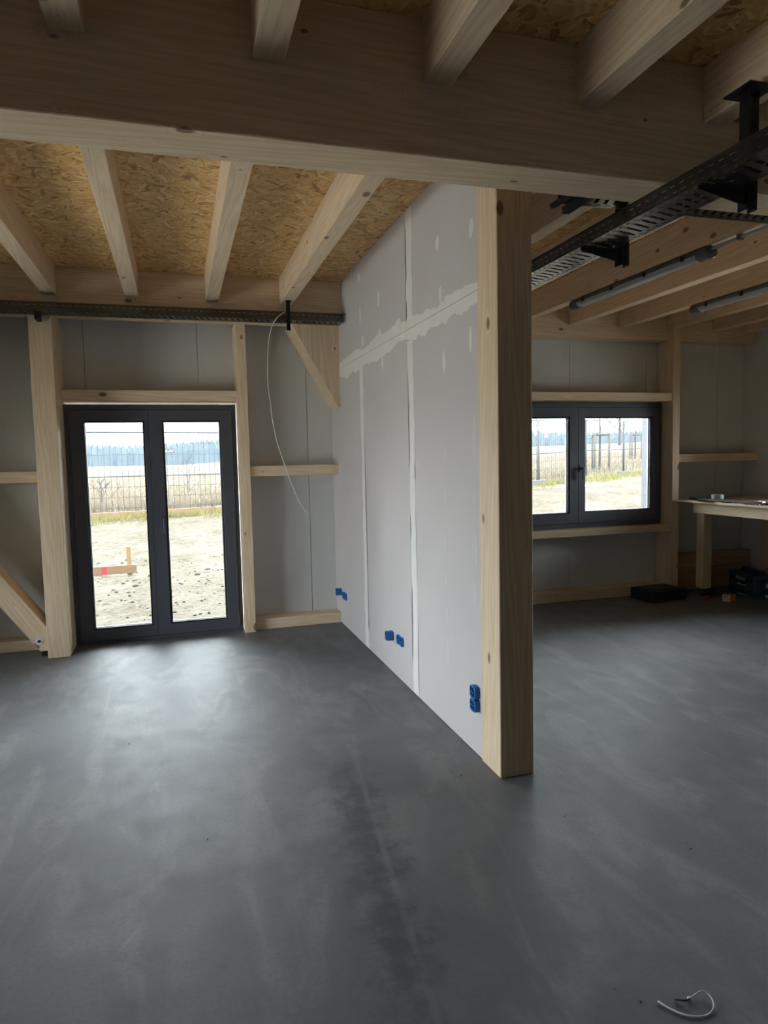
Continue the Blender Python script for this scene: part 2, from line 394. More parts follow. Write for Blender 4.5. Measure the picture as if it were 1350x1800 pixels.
# --- plasterboard partition: boards, filler, crack
PX = 1.475; PT = 1.655
pw = tag(box('wall_partition', PX + .0125, PT - .0125, 3.20, YB, 0, ZC, PLASTER), 'grey plasterboard partition with white filled joints behind the timber column', kind='structure')
def board(x0, x1, y0, y1, z0, z1): box('plasterboard', x0, x1, y0 + .0008, y1 - .0008, z0 + .0008, z1 - .0008, PLASTER, pw)
for xa, xb in ((PX, PX + .0125), (PT - .0125, PT)):
    for y0, y1 in ((3.20, 4.25), (4.25, 5.48), (5.48, 6.63)): board(xa, xb, y0, y1, 0.004, 2.425)
    for y0, y1 in ((3.20, 4.25), (4.25, 6.63)): board(xa, xb, y0, y1, 2.425, ZC)
def flat_x(name, outlines, mat, proud, parent, kind=None):
    """thin patches on the partition face; outlines are (y, z) rings"""
    bm = bmesh.new()
    for ring in outlines:
        A = [bm.verts.new((PX - proud, y, z)) for y, z in ring]; B = [bm.verts.new((PX + .0005, y, z)) for y, z in ring]
        bm.faces.new(A)
        for i in range(len(A)): bm.faces.new((A[i], A[(i + 1) % len(A)], B[(i + 1) % len(A)], B[i]))
    bmesh.ops.triangulate(bm, faces=[f for f in bm.faces if len(f.verts) > 4])
    o = link(name, finish(bm, name), mat, parent)
    if kind: o['kind'] = kind
    return o
up = [(6.62, 2.47), (6.22, 2.476), (5.942, 2.488), (5.686, 2.505), (5.498, 2.49), (5.409, 2.468), (5.278, 2.476), (5.032, 2.506), (4.915, 2.548), (4.881, 2.5), (4.774, 2.492), (4.57, 2.504), (4.456, 2.544), (4.428, 2.496), (4.324, 2.486), (4.1, 2.486), (4.049, 2.472), (3.922, 2.48), (3.781, 2.454), (3.712, 2.468), (3.604, 2.487), (3.404, 2.475), (3.203, 2.461)]
lo = [(3.203, 2.37), (3.261, 2.36), (3.37, 2.35), (3.408, 2.339), (3.525, 2.37), (3.652, 2.336), (3.695, 2.357), (3.928, 2.35), (3.979, 2.321), (4.107, 2.356), (4.135, 2.334), (4.36, 2.372), (4.482, 2.383), (4.681, 2.336), (4.894, 2.337), (5.047, 2.321), (5.29, 2.344), (5.559, 2.327), (5.704, 2.322), (5.751, 2.346), (5.962, 2.303), (6.235, 2.348), (6.62, 2.33)]
def jag(pts, n=4, amp=.009):
    out = []
    for (a, b), (c, d) in zip(pts, pts[1:]):
        for k in range(n):
            t = k / n; out.append((a + (c - a) * t + random.uniform(-amp, amp) * (k > 0), b + (d - b) * t + random.uniform(-amp, amp) * (k > 0)))
    out.append(pts[-1]); return out
def ribbon(edge, zmid):
    edge = sorted(edge); bm = bmesh.new(); x = PX - .0012
    E_ = [bm.verts.new((x, y, z)) for y, z in edge]; M_ = [bm.verts.new((x, y, zmid)) for y, z in edge]
    for i in range(len(edge) - 1): bm.faces.new((E_[i], E_[i + 1], M_[i + 1], M_[i]))
    bmesh.ops.translate(bm, verts=bmesh.ops.duplicate(bm, geom=bm.verts[:] + bm.edges[:] + bm.faces[:])['geom'][:len(E_) * 2], vec=(.0015, 0, 0))
    link('joint_filler', finish(bm, 'joint_filler'), FILLER, pw)
ribbon(jag(up), 2.4265); ribbon(jag(lo), 2.4235)
def vstrip(y, w, z0, z1, n=34):
    L = [(y - w / 2 + random.uniform(-.012, .008), z0 + (z1 - z0) * k / n) for k in range(n + 1)]
    R_ = [(y + w / 2 + random.uniform(-.008, .014), z1 - (z1 - z0) * k / n) for k in range(n + 1)]
    return L + R_
flat_x('joint_filler', [vstrip(5.48, .10, .006, 2.34)], FILLER, .0005, pw)
flat_x('joint_filler', [vstrip(4.25, .10, .006, 2.35)], FILLER, .0005, pw)
flat_x('joint_filler', [vstrip(4.25, .11, 2.47, ZC - .004, 16)], FILLER, .0005, pw)
def blob(y, z, ry, rz):
    return [(y + ry * math.cos(t) * random.uniform(.75, 1.15), z + rz * math.sin(t) * random.uniform(.75, 1.15)) for t in (2 * math.pi * k / 12 for k in range(12))]
sp = [(3.278, 2.746, .035, .05), (3.743, 2.807, .03, .05), (5.49, 3.058, .03, .04), (4.943, 2.766, .03, .06), (5.473, 2.758, .03, .07), (3.711, 2.512, .025, .06), (5.412, 2.537, .03, .05), (4.878, 2.293, .03, .05), (3.67, 2.14, .018, .07), (3.3, 2.2, .018, .08)]
flat_x('screw_filler', [blob(*q) for q in sp], FILLER, .0008, pw, 'stuff')
sp2 = [(3.671, 1.619, .018, .06), (3.68, 1.38, .026, .04), (3.679, 1.09, .018, .08), (3.676, .889, .02, .05), (3.669, .673, .024, .06), (4.871, 1.535, .02, .05), (4.871, 1.272, .02, .05), (4.833, 1.028, .02, .06), (6.082, 1.727, .03, .05), (6.071, 1.395, .03, .04), (6.06, 1.06, .03, .05), (3.667, .45, .02, .12), (3.263, 1.38, .02, .05), (3.254, 1.113, .02, .10), (3.276, .863, .025, .08), (3.26, 1.7, .03, .12)]
flat_x('screw_filler', [blob(*q) for q in sp2], SPOT, .0006, pw, 'stuff')

# ================================================================== TIMBER FRAME
BF, BK, BZ = 2.442, 2.666, 2.698
tag(box('main_beam', XL, XR, BF, BK, BZ, ZC, WX, bevel=.004), 'deep dark-shadowed timber main beam crossing the whole ceiling', 'beam', kind='thing')
tag(box('timber_column', 1.468, 1.652, 2.98, 3.198, 0, ZC, WZ, bevel=.004), 'tall square timber column at the end of the plasterboard wall', 'column', kind='thing')
near = [(-0.905, 'near rafter left of the dim one above the knotty stretch of the main beam'), (-0.275, 'dim near rafter above the knotty left stretch of the main beam'), (0.357, 'near rafter with a short crack, meeting the middle of the main beam'),
        (0.972, 'near rafter meeting the main beam above the plasterboard wall'), (1.604, 'thick near rafter with a long split along its underside'), (2.205, 'near rafter carrying the front hanger of the perforated tray'), (2.82, 'near rafter next beyond the one carrying the front tray hanger'), (3.44, 'near rafter second beyond the one carrying the front tray hanger')]
for x, lab in near:
    timber('rafter', x - .055, x + .055, YN, BF, 2.953, ZC, lab, 'rafter', 'rafters on the near side of the main beam')
LAB = {-0.917: 'leftmost pale rafter above the glazed door bay, next to the left post', -0.292: 'second rafter above the glazed door bay from the left post', 0.342: 'third rafter above the glazed door bay, between door and knee block', 0.973: 'rafter nearest the plasterboard wall, with the tray hanger at its end'}
for x, lab in LAB.items():
    timber('rafter', x - .052, x + .052, BK, 6.12, 2.95, ZC, lab, 'rafter', 'rafters above the glazed door bay')
RR = {2.2: 'rafter just right of the column, crossing above the perforated tray', 2.817: 'rafter showing as a pale strip under the perforated tray', 3.434: 'rafter carrying the longer tube light', 4.05: 'rafter between the two tube lights', 4.67: 'rafter carrying the tube light nearer the bench', 5.285: 'rafter just beyond the tube light over the bench side', 5.9: 'shadowed rafter second from the side wall above the bench', 6.38: 'shadowed rafter closest to the side wall above the bench'}
for x, lab in RR.items():
    timber('rafter', x - .05, x + .05, BK, 6.45, 2.945, ZC, lab, 'rafter', 'rafters above the workbench bay')
timber('wall_beam', XL, PX, 6.12, 6.45, 2.83, ZC, 'horizontal timber wall beam behind the cable tray above the glazed door', 'beam')
timber('wall_beam', PT, XR, 6.45, YB, 2.82, ZC, 'horizontal timber wall beam above the window', 'beam')
timber('door_post', -1.088, -0.917, 6.12, YB, 0, 2.83, 'thick timber post left of the glazed door', 'post')
timber('door_stud', 0.547, 0.642, 6.37, YB, 0, 2.83, 'slim timber stud right of the glazed door', 'stud')
timber('door_header', -0.917, 0.547, 6.40, YB, 2.134, 2.23, 'timber header above the glazed door', 'header')
timber('window_post', 5.264, 5.357, 6.37, YB, 0, 2.946, 'timber post right of the window, beside the workbench', 'post')
timber('window_post', 3.0, 3.09, 6.37, YB, 0, 2.82, 'timber post at the window side hidden behind the column', 'post')
timber('window_header', 3.09, 5.264, 6.385, YB, 2.153, 2.243, 'timber header above the window', 'header')
timber('window_sill_rail', 3.09, 5.264, 6.42, YB, 0.705, 0.783, 'timber rail forming the sill under the window', 'rail')
timber('wall_rail', 0.642, PX, 6.40, YB, 1.45, 1.545, 'short horizontal rail between door stud and plasterboard wall', 'rail')
timber('wall_rail', XL, -1.088, 6.40, YB, 1.45, 1.545, 'horizontal rail left of the thick door post', 'rail')
timber('wall_rail', 5.357, XR, 6.40, YB, 1.475, 1.565, 'horizontal rail on the grey wall above the workbench', 'rail')
timber('base_plate', 0.642, PX, 6.45, YB, 0, 0.10, 'timber base plate between door stud and plasterboard wall', 'base plate')
timber('base_plate', XL, -1.088, 6.45, YB, 0, 0.09, 'timber base plate left of the thick door post, under the diagonal brace', 'base plate')
timber('base_plate', 3.09, 5.264, 6.45, YB, 0, 0.105, 'timber base plate below the window, behind the black case', 'base plate')
timber('base_plate', PT, 3.0, 6.45, YB, 0, 0.105, 'timber base plate hidden behind the column, beside the plasterboard wall', 'base plate')
# knee block in the corner beside the partition
tag(prism('knee_block', [(1.035, 2.828), (PX, 2.828), (PX, 2.075), (1.46, 2.065)], 'y', 6.25, YB, WZ, bevel=.003), 'triangular timber knee block in the corner above the dangling cable', 'brace')
# diagonal brace with bolt
br = empty('diagonal_brace', (-1.16, 6.2, 0.0))
ux, uz = 0.568, -0.823
top0 = Vector((-1.104, .251)); bot0 = Vector((-1.158, .048)); up_len = 2.6
tf = top0 - Vector((ux, uz)) * up_len; bf = bot0 - Vector((ux, uz)) * up_len
brace_len = up_len
c = (top0 + bot0 + tf + bf) / 4
bm = bmesh.new()
ang = math.atan2(uz, ux)
ring = [(-1.092, .235), (-1.092, .05), (-1.158, .048), tuple(bf), tuple(tf)]
# local frame: x along the brace so the grain follows it
rot = Matrix.Rotation(ang, 2)
def lc(p): q = rot.transposed() @ (Vector(p) - c); return q
A = [bm.verts.new((lc(p).x, -.12, lc(p).y)) for p in ring]; B = [bm.verts.new((lc(p).x, .12, lc(p).y)) for p in ring]
bm.faces.new(A); bm.faces.new(B[::-1])
for i in range(len(ring)): bm.faces.new((A[i], A[(i + 1) % len(ring)], B[(i + 1) % len(ring)], B[i]))
bo = link('brace_timber', finish(bm, 'brace_timber'), WX, br, (c.x, 6.32, c.y)); bo.rotation_euler = (0, -ang, 0)
cyl('washer', (-1.162, 6.197, .135), 'y', .032, .005, ZINC, br, 24)
cyl('bolt_head', (-1.162, 6.19, .135), 'y', .011, .012, DMETAL, br, 6)
box('shoe_plate', -1.15, -1.09, 6.22, 6.40, 0.0, .045, BLACKSTEEL, br, .002)
tag(br, 'diagonal timber brace with a round washer bolt left of the door post', 'brace')

# ================================================================== DOOR AND WINDOW
def profile_frame(name, x0, x1, z0, z1, w, y0, y1, mat, parent, wb=None, bevel=.003):
    wb = w if wb is None else wb
    bm = bmesh.new(); loc = Vector(((x0 + x1) / 2, (y0 + y1) / 2, (z0 + z1) / 2))
    O = [(x0, z0), (x1, z0), (x1, z1), (x0, z1)]; I = [(x0 + w, z0 + wb), (x1 - w, z0 + wb), (x1 - w, z1 - w), (x0 + w, z1 - w)]
    def mk(P, y): return [bm.verts.new((p[0] - loc.x, y - loc.y, p[1] - loc.z)) for p in P]
    of, inf, ob, ib = mk(O, y0), mk(I, y0), mk(O, y1), mk(I, y1)
    for i in range(4):
        j = (i + 1) % 4
        bm.faces.new((of[i], of[j], inf[j], inf[i])); bm.faces.new((ob[j], ob[i], ib[i], ib[j]))
        bm.faces.new((of[j], of[i], ob[i], ob[j])); bm.faces.new((inf[i], inf[j], ib[j], ib[i]))
    if bevel: bmesh.ops.bevel(bm, geom=[e for e in bm.edges], offset=bevel, segments=1, affect='EDGES')
    return link(name, finish(bm, name), mat, parent, loc)
def leaf(root, x0, x1, z0, z1, gx0, gx1, gz0, gz1, y, handle=None):
    lf = empty('leaf', ((x0 + x1) / 2, y, z0)); lf.location = lf.location - wloc(root); lf.parent = root
    # leaf frame from four mitred bars of unequal width
    bm = bmesh.new(); loc = Vector(((x0 + x1) / 2, y, (z0 + z1) / 2))
    O = [(x0, z0), (x1, z0), (x1, z1), (x0, z1)]; I = [(gx0, gz0), (gx1, gz0), (gx1, gz1), (gx0, gz1)]
    def mk(P, yy): return [bm.verts.new((p[0] - loc.x, yy - loc.y, p[1] - loc.z)) for p in P]
    of, inf, ob, ib = mk(O, y), mk(I, y), mk(O, y + .07), mk(I, y + .07)
    for i in range(4):
        j = (i + 1) % 4
        bm.faces.new((of[i], of[j], inf[j], inf[i])); bm.faces.new((ob[j], ob[i], ib[i], ib[j]))
        bm.faces.new((of[j], of[i], ob[i], ob[j])); bm.faces.new((inf[i], inf[j], ib[j], ib[i]))
    bmesh.ops.bevel(bm, geom=bm.edges[:], offset=.004, segments=1, affect='EDGES')
    link('leaf_frame', finish(bm, 'leaf_frame'), ANTH, lf, loc)
    profile_frame('glazing_bead', gx0 - .001, gx1 + .001, gz0 - .001, gz1 + .001, .012, y + .012, y + .045, GASKET, lf, bevel=0)
    profile_frame('spacer', gx0 + .008, gx1 - .008, gz0 + .008, gz1 - .008, .008, y + .046, y + .064, ALU, lf, bevel=0)
    g = box('glass_pane', gx0, gx1, y + .044, y + .046, gz0, gz1, GLASS, lf)
    if handle:
        hx, hz, L = handle
        boxes('handle', [(hx - .014, hx + .014, y - .008, y, hz - .04, hz + .04), (hx - .010, hx + .010, y - .055, y - .008, hz - .010, hz + .010), (hx - .011, hx + .011, y - .066, y - .050, hz - L, hz + .011)], ANTH, lf)
        box('handle_edge', hx + .009, hx + .0125, y - .067, y - .049, hz - L, hz + .012, STEEL, lf)
    return lf
d = empty('door_1', (-0.19, 6.47, 0)); tag(d, 'dark grey glazed double door with two tall panes', kind='structure')
profile_frame('door_frame', -0.916, 0.538, 0.0, 2.113, .06, 6.475, 6.555, ANTH, d, .035)
leaf(d, -0.875, -0.224, .028, 2.065, -.767, -.265, .128, 1.97, 6.462)
leaf(d, -0.224, 0.500, .028, 2.065, -.112, .395, .128, 1.97, 6.462, (-0.147, 1.085, .12))
for x in (-.872, .497):
    for z in (.09, 1.95): cyl('hinge', (x, 6.455, z + .02), 'z', .008, .085, ANTH, d, 10)
w1 = empty('window_1', (4.18, 6.54, .785)); tag(w1, 'dark grey two-sash window looking onto the fenced field', kind='structure')
profile_frame('window_frame', 3.10, 5.257, .785, 2.15, .065, 6.545, 6.63, ANTH, w1)
leaf(w1, 3.15, 4.176, .835, 2.095, 3.245, 4.069, .945, 1.992, 6.532)
leaf(w1, 4.176, 5.205, .835, 2.095, 4.258, 5.118, .950, 1.992, 6.532, (4.205, 1.435, .12))
box('outer_jamb', 5.19, 5.255, 6.64, 6.80, .80, 2.13, ENDCAP, w1)
box('outer_sill', 3.1, 5.255, 6.64, 6.86, .775, .80, ENDCAP, w1)

# ================================================================== CABLE TRAYS
def sheet(name, origin, u, v, L, strips, period, mat, parent, thick=.0014):
    """perforated sheet: u along the tray, v across; strips = (v0, v1, kind)"""
    u, v = Vector(u), Vector(v); verts, faces = [], []
    def q(a0, a1, b0, b1, sh=0.0):
        i = len(verts)
        verts.extend([tuple(u * a0 + v * b0), tuple(u * a1 + v * b0), tuple(u * (a1 + sh) + v * b1), tuple(u * (a0 + sh) + v * b1)]); faces.append((i, i + 1, i + 2, i + 3))
    n = int(L / period)
    for b0, b1, kind in strips:
        if kind == 'solid': q(0, n * period, b0, b1)
        else:
            for k in range(n):
                a = k * period
                if kind == 'slot': q(a, a + period * .5, b0, b1)
                elif kind == 'slot2': q(a + period * .25, a + period * .75, b0, b1)
                elif kind == 'diag': q(a, a + period * .62, b0, b1, period * .55)
    me = bpy.data.meshes.new(name); me.from_pydata(verts, [], faces); me.update()
    o = link(name, me, mat, parent, origin)
    m = o.modifiers.new('gauge', 'SOLIDIFY'); m.thickness = thick; m.offset = 0
    return o
def rails(h): return [(0, h * .22, 'solid'), (h * .22, h * .27, 'slot'), (h * .27, h * .64, 'solid'), (h * .64, h * .71, 'slot2'), (h * .71, h, 'solid')]
def floor_strips(w):
    s = [(0, .008, 'solid'), (.008, .014, 'slot'), (.014, .019, 'solid'), (.019, .025, 'slot2'), (.025, .030, 'solid'), (.030, .036, 'slot'), (.036, .044, 'solid')]
    return s + [(.044, w - .044, 'diag')] + [(w - b, w - a, k) for a, b, k in s[::-1]]
def tray(root, x0, x1, y0, y1, z0, h, along):
    if along == 'y':
        L = y1 - y0; w = x1 - x0
        sheet('side_rail', (x0, y0, z0), (0, 1, 0), (0, 0, 1), L, rails(h), .05, GALV, root)
        sheet('side_rail', (x1, y0, z0), (0, 1, 0), (0, 0, 1), L, rails(h), .05, GALV, root)
        sheet('tray_floor', (x0, y0, z0), (0, 1, 0), (1, 0, 0), L, floor_strips(w), .05, GALV, root)
        for x in (x0, x1): box('lip', x - .005, x + .005, y0, y1, z0 + h - .001, z0 + h + .003, GALV, root)
    else:
        L = x1 - x0; w = y1 - y0
        sheet('side_rail', (x0, y0, z0), (1, 0, 0), (0, 0, 1), L, rails(h), .05, GALV, root)
        sheet('side_rail', (x0, y1, z0), (1, 0, 0), (0, 0, 1), L, rails(h), .05, GALV, root)
        sheet('tray_floor', (x0, y0, z0), (1, 0, 0), (0, 1, 0), L, floor_strips(w), .05, GALV, root)
        for y in (y0, y1): box('lip', x0, x1, y - .005, y + .005, z0 + h - .001, z0 + h + .003, GALV, root)
def bracket(root, xa, xb, y, ztop, zlow):
    """triangular cantilever arm under a tray running along y, from the post at xb out to xa"""
    prism('cantilever_arm', [(xa, ztop), (xb, ztop), (xb, zlow), (xb - .03, zlow), (xa, ztop - .014)], 'y', y - .002, y + .002, BLACKSTEEL, root)
    box('arm_flange', xa, xb, y - .018, y + .002, ztop - .003, ztop, BLACKSTEEL, root)
def slotted_post(root, x0, x1, y0, y1, z0, z1, face='y'):
    """channel post with a slotted web facing the camera"""
    sheet('hanger_post', (x0, y0, z0), (0, 0, 1), (1, 0, 0), z1 - z0, [(0, (x1 - x0) * .42, 'solid'), ((x1 - x0) * .42, (x1 - x0) * .60, 'slot'), ((x1 - x0) * .60, x1 - x0, 'solid')], .045, BLACKSTEEL, root, .003)
    boxes('post_flange', [(x0 - .0015, x0 + .0015, y0, y1, z0, z1), (x1 - .0015, x1 + .0015, y0, y1, z0, z1)], BLACKSTEEL, root)
T1 = empty('cable_tray', (1.98, 3.5, 2.58))
tray(T1, 1.885, 2.07, -2.5, 5.9, 2.58, .062, 'y')
for y in (-1.4, .4, 2.15, 2.92, 4.1, 5.3):
    slotted_post(T1, 2.10, 2.145, y, y + .045, 2.505, 2.945)
    bracket(T1, 1.885, 2.10, y + .01, 2.577, 2.525)
    box('head_plate', 2.06, 2.19, y - .045, y + .09, 2.9375, 2.9445, BLACKSTEEL, T1, .002)
tag(T1, 'perforated black cable tray hung diagonally across view beside the column', 'cable tray')
T2 = empty('cable_tray', (0, 6.03, 2.79))
tray(T2, XL + .05, PX - .004, 5.945, 6.11, 2.79, .066, 'x')
for x in (-2.6, -1.0, .965):
    boxes('hanger_strap', [(x - .016, x + .016, 5.935, 5.941, 2.70, 2.94), (x - .021, x + .021, 5.905, 5.941, 2.935, 2.945)] if x > 0 else [(x - .016, x + .016, 5.935, 6.12, 2.775, 2.787), (x - .016, x + .016, 5.99, 6.115, 2.735, 2.787)], BLACKSTEEL, T2)
tag(T2, 'black slotted cable tray running along the wall above the glazed door', 'cable tray')
T3 = empty('cable_tray', (4, 2.79, 2.712))
tray(T3, 1.72, XR - .05, 2.695, 2.86, 2.742, .06, 'x')
boxes('support_arm', [(1.69, 1.72, 2.68, 2.88, 2.728, 2.741), (1.765, 1.80, 2.68, 2.90, 2.712, 2.741)], BLACKSTEEL, T3)
tag(T3, 'cross cable tray tucked behind the lower edge of the main beam', 'cable tray')
# cable dangling from the tray over the door
wp = [(.95, 5.99, 2.86), (.922, 5.93, 2.845), (.872, 5.9, 2.804), (.828, 5.9, 2.745), (.798, 5.9, 2.66), (.78, 5.9, 2.534), (.77, 5.9, 2.376), (.769, 5.9, 2.217), (.784, 5.9, 2.09), (.795, 5.9, 1.951), (.827, 5.9, 1.757), (.875, 5.9, 1.595), (.915, 5.9, 1.463), (.965, 5.9, 1.331), (1.001, 5.9, 1.241), (1.079, 5.9, 1.109)]
tag(tube('dangling_cable', spline(wp, 5), .0045, WHITEPL, None, 6), 'thin white cable dangling loose from the tray near the corner', 'cable')

# ================================================================== TUBE LIGHTS
def tube_light(x, y0, y1, label):
    r = empty('tube_light', (x, (y0 + y1) / 2, 2.945)); zc = 2.908
    ring = [(x + .045 * math.cos(t), zc + .036 * math.sin(t)) for t in (math.pi + math.pi * k / 12 for k in range(13))]
    prism('diffuser', ring, 'y', y0 + .09, y1 - .09, DIFF, r)
    prism('housing', [(x - .05, zc), (x + .05, zc), (x + .044, zc + .03), (x - .044, zc + .03)], 'y', y0 + .02, y1 - .02, ENDCAP, r, .002)
    cap = [(x + .052 * math.cos(t) * .94, zc - .004 + .041 * math.sin(t)) for t in (2 * math.pi * k / 20 for k in range(20))]
    prism('end_cap', cap, 'y', y0, y0 + .11, ENDCAP, r, .006); prism('end_cap', cap, 'y', y1 - .11, y1, ENDCAP, r, .006)
    for k in range(4):
        y = y0 + .22 + (y1 - y0 - .44) * k / 3
        for sx in (-.0525, .0525): box('clip', x + sx - .0035, x + sx + .0035, y - .014, y + .014, zc - .012, zc + .02, BLACKSTEEL, r)
    for y in (y0 + .35, y1 - .35): box('mounting_foot', x - .02, x + .02, y - .02, y + .02, zc + .028, 2.945, ENDCAP, r)
    tag(r, label, 'light fixture', 'tube lights on the rafters')
tube_light(3.434, 3.80, 5.45, 'unlit grey tube light under a rafter beside the perforated cable tray')
tube_light(4.67, 3.75, 5.40, 'unlit grey tube light cut off by the frame, nearer the bench')
cd = empty('conduit', (3.434, 3.3, 2.93))
tube('pipe', [(3.434, 3.80, 2.925), (3.434, 2.70, 2.925)], .012, DIFF, cd, 10)
box('pipe_clip', 3.415, 3.453, 3.55, 3.58, 2.91, 2.945, ENDCAP, cd, .002)
tag(cd, 'grey conduit pipe continuing from the end of the longer tube light', 'conduit')

# ================================================================== SOCKET BOXES ON THE PARTITION
def socket_box(yc, zc, ny, nz, label, depth=.02, plug=False):
    r = empty('socket_box', (PX, yc, zc)); s = .071
    for i in range(ny):
        for k in range(nz):
            y = yc + (i - (ny - 1) / 2) * s; z = zc + (k - (nz - 1) / 2) * s
            bm = bmesh.new(); n = 16
            def ringv(rad, x, sq=0.0):
                out = []
                for j in range(n):
                    t = 2 * math.pi * j / n; cy, cz = math.cos(t), math.sin(t)
                    m = max(abs(cy), abs(cz)); f = (1 - sq) + sq / m
                    out.append(bm.verts.new((x, cy * rad * min(f, 1.25), cz * rad * min(f, 1.25))))
                return out
            R1 = ringv(.034, .0, 1); R2 = ringv(.034, -depth, 1); R3 = ringv(.027, -depth); R4 = ringv(.026, -.003 if not plug else -depth + .004)
            for a, b in ((R1, R2), (R2, R3), (R3, R4)):
                for j in range(n): bm.faces.new((a[j], a[(j + 1) % n], b[(j + 1) % n], b[j]))
            bm.faces.new(R4)
            g = link('gang', finish(bm, 'gang'), BLUE, r, (PX, y, z))
            boxes('cross_rib', [(PX - depth - .001, PX - .004, y - .003, y + .003, z - .026, z + .026), (PX - depth - .001, PX - .004, y - .026, y + .026, z - .003, z + .003)], BLUE, r)
            cyl('screw_dome', (PX - depth, y + .019, z + .019), 'x', .006, .006, DBLUE, r, 8); cyl('screw_dome', (PX - depth, y - .019, z - .019), 'x', .006, .006, DBLUE, r, 8)
    tag(r, label, 'socket box', 'blue boxes on the plasterboard')
socket_box(3.262, .315, 1, 2, 'tall blue double socket box beside the timber column', .03)
socket_box(4.565, .295, 2, 1, 'flat wide blue socket box low on the plasterboard middle', .012)
socket_box(4.762, .285, 1, 1, 'single protruding blue socket box left of the flat wide one', .05, True)
socket_box(6.25, .298, 2, 1, 'blue double socket box in the far corner of the plasterboard', .014)
socket_box(6.42, .31, 1, 1, 'protruding blue socket box nearest the grey wall corner', .05, True)

# ================================================================== WORKBENCH AND ITS THINGS
wbk = empty('workbench', (5.9, 5.0, 0))
box('bench_top', 5.32, 6.44, 3.75, 6.34, 1.04, 1.062, BENCHY, wbk, .002)
box('apron', 5.40, 5.425, 3.85, 6.20, .924, 1.04, BENCHY, wbk, .002)
box('apron', 5.425, 6.42, 6.17, 6.195, .924, 1.04, BENCHX, wbk, .002)
for x in (5.425, 6.30):
    for y in (6.06, 3.9):
        lg = box('leg', x, x + .11, y, y + .11, .10, .924 if x < 6 else 1.04, BENCHZ, wbk, .003)
        cyl('caster', (x + .05, y + .05, .036), 'x', .036, .024, RUBBER, lg, 16)
        boxes('fork', [(x + .034, x + .037, y + .03, y + .07, .03, .10), (x + .063, x + .066, y + .03, y + .07, .03, .10), (x + .02, x + .08, y + .02, y + .08, .093, .10)], STEEL, lg)
tag(wbk, 'pale wooden workbench with square legs on casters', 'workbench')
def at_bench(y): return y
tag(boxes('metal_angle', [(5.42, 5.46, 4.6, 6.28, 1.063, 1.067), (5.42, 5.424, 4.6, 6.28, 1.063, 1.085)], DMETAL), 'long dark metal angle along the edge of the workbench', 'metal angle')
tag(boxes('metal_rail', [(5.48, 5.54, 4.2, 6.30, 1.063, 1.067), (5.48, 5.484, 4.2, 6.30, 1.063, 1.082), (5.536, 5.54, 4.2, 6.30, 1.063, 1.082)], DMETAL), 'dark channel rail lying along the workbench behind the metal angle', 'rail')
mp = prism('metal_offcut', [(5.27, 5.98), (5.36, 6.02), (5.36, 5.83), (5.30, 5.80)], 'z', 1.0625, 1.066, DMETAL)
tag(mp, 'small dark sheet offcut hanging over the workbench corner', 'offcut')
tr = empty('tape_roll', (5.525, 5.98, 1.083))
bm = bmesh.new(); n = 28; H_ = .045
rr = [[bm.verts.new((r_ * math.cos(2 * math.pi * k / n), r_ * math.sin(2 * math.pi * k / n), z)) for k in range(n)] for r_, z in ((.062, 0), (.062, H_), (.04, H_), (.04, 0))]
for i in range(4):
    for k in range(n): bm.faces.new((rr[i][k], rr[i][(k + 1) % n], rr[(i + 1) % 4][(k + 1) % n], rr[(i + 1) % 4][k]))
link('tape', finish(bm, 'tape'), TAPE, tr, (5.525, 5.98, 1.083))
bm = bmesh.new()
rr = [[bm.verts.new((r_ * math.cos(2 * math.pi * k / n), r_ * math.sin(2 * math.pi * k / n), z)) for k in range(n)] for r_, z in ((.0398, -.001), (.0398, H_ + .002), (.036, H_ + .002), (.036, -.001))]
for i in range(4):
    for k in range(n): bm.faces.new((rr[i][k], rr[i][(k + 1) % n], rr[(i + 1) % 4][(k + 1) % n], rr[(i + 1) % 4][k]))
link('core', finish(bm, 'core'), CARD, tr, (5.525, 5.98, 1.083))
tag(tr, 'silvery roll of tape on the workbench rails', 'tape')
# roller tool with a round knob and bent wire
rt = empty('roller_tool', (5.40, 5.24, 1.062))
cyl('drum', (5.375, 5.25, 1.0885), 'x', .026, .05, STEEL, rt, 24)
cyl('hub', (5.347, 5.25, 1.0885), 'x', .010, .012, DMETAL, rt, 12)
tube('wire_grip', spline([(5.35, 5.25, 1.075), (5.35, 5.20, 1.112), (5.352, 5.15, 1.075), (5.355, 5.10, 1.068), (5.36, 5.02, 1.09), (5.365, 4.95, 1.07)], 6), .005, BLACKSTEEL, rt, 8)
for y_ in (5.272, 5.232): box('stand_leg', 5.343, 5.348, y_ - .004, y_ + .004, 1.062, 1.09, BLACKSTEEL, rt)
tag(rt, 'small steel roller tool with black wire grip on the bench edge', 'tool')
bm = bmesh.new()
for k in range(26):
    x = random.uniform(5.34, 5.39); y = random.uniform(5.3, 5.75); s = random.uniform(.004, .011); a = random.uniform(0, 3.1)
    vs = bm_box(bm, -s * 1.6, s * 1.6, -s * .5, s * .5, 0, .004)
    bmesh.ops.transform(bm, matrix=Matrix.Translation((x, y, 1.0622)) @ Matrix.Rotation(a, 4, 'Z'), verts=vs)
tag(link('black_scraps', finish(bm, 'black_scraps'), INK), 'scattered black cable scraps on the bench top', 'scraps', kind='stuff')

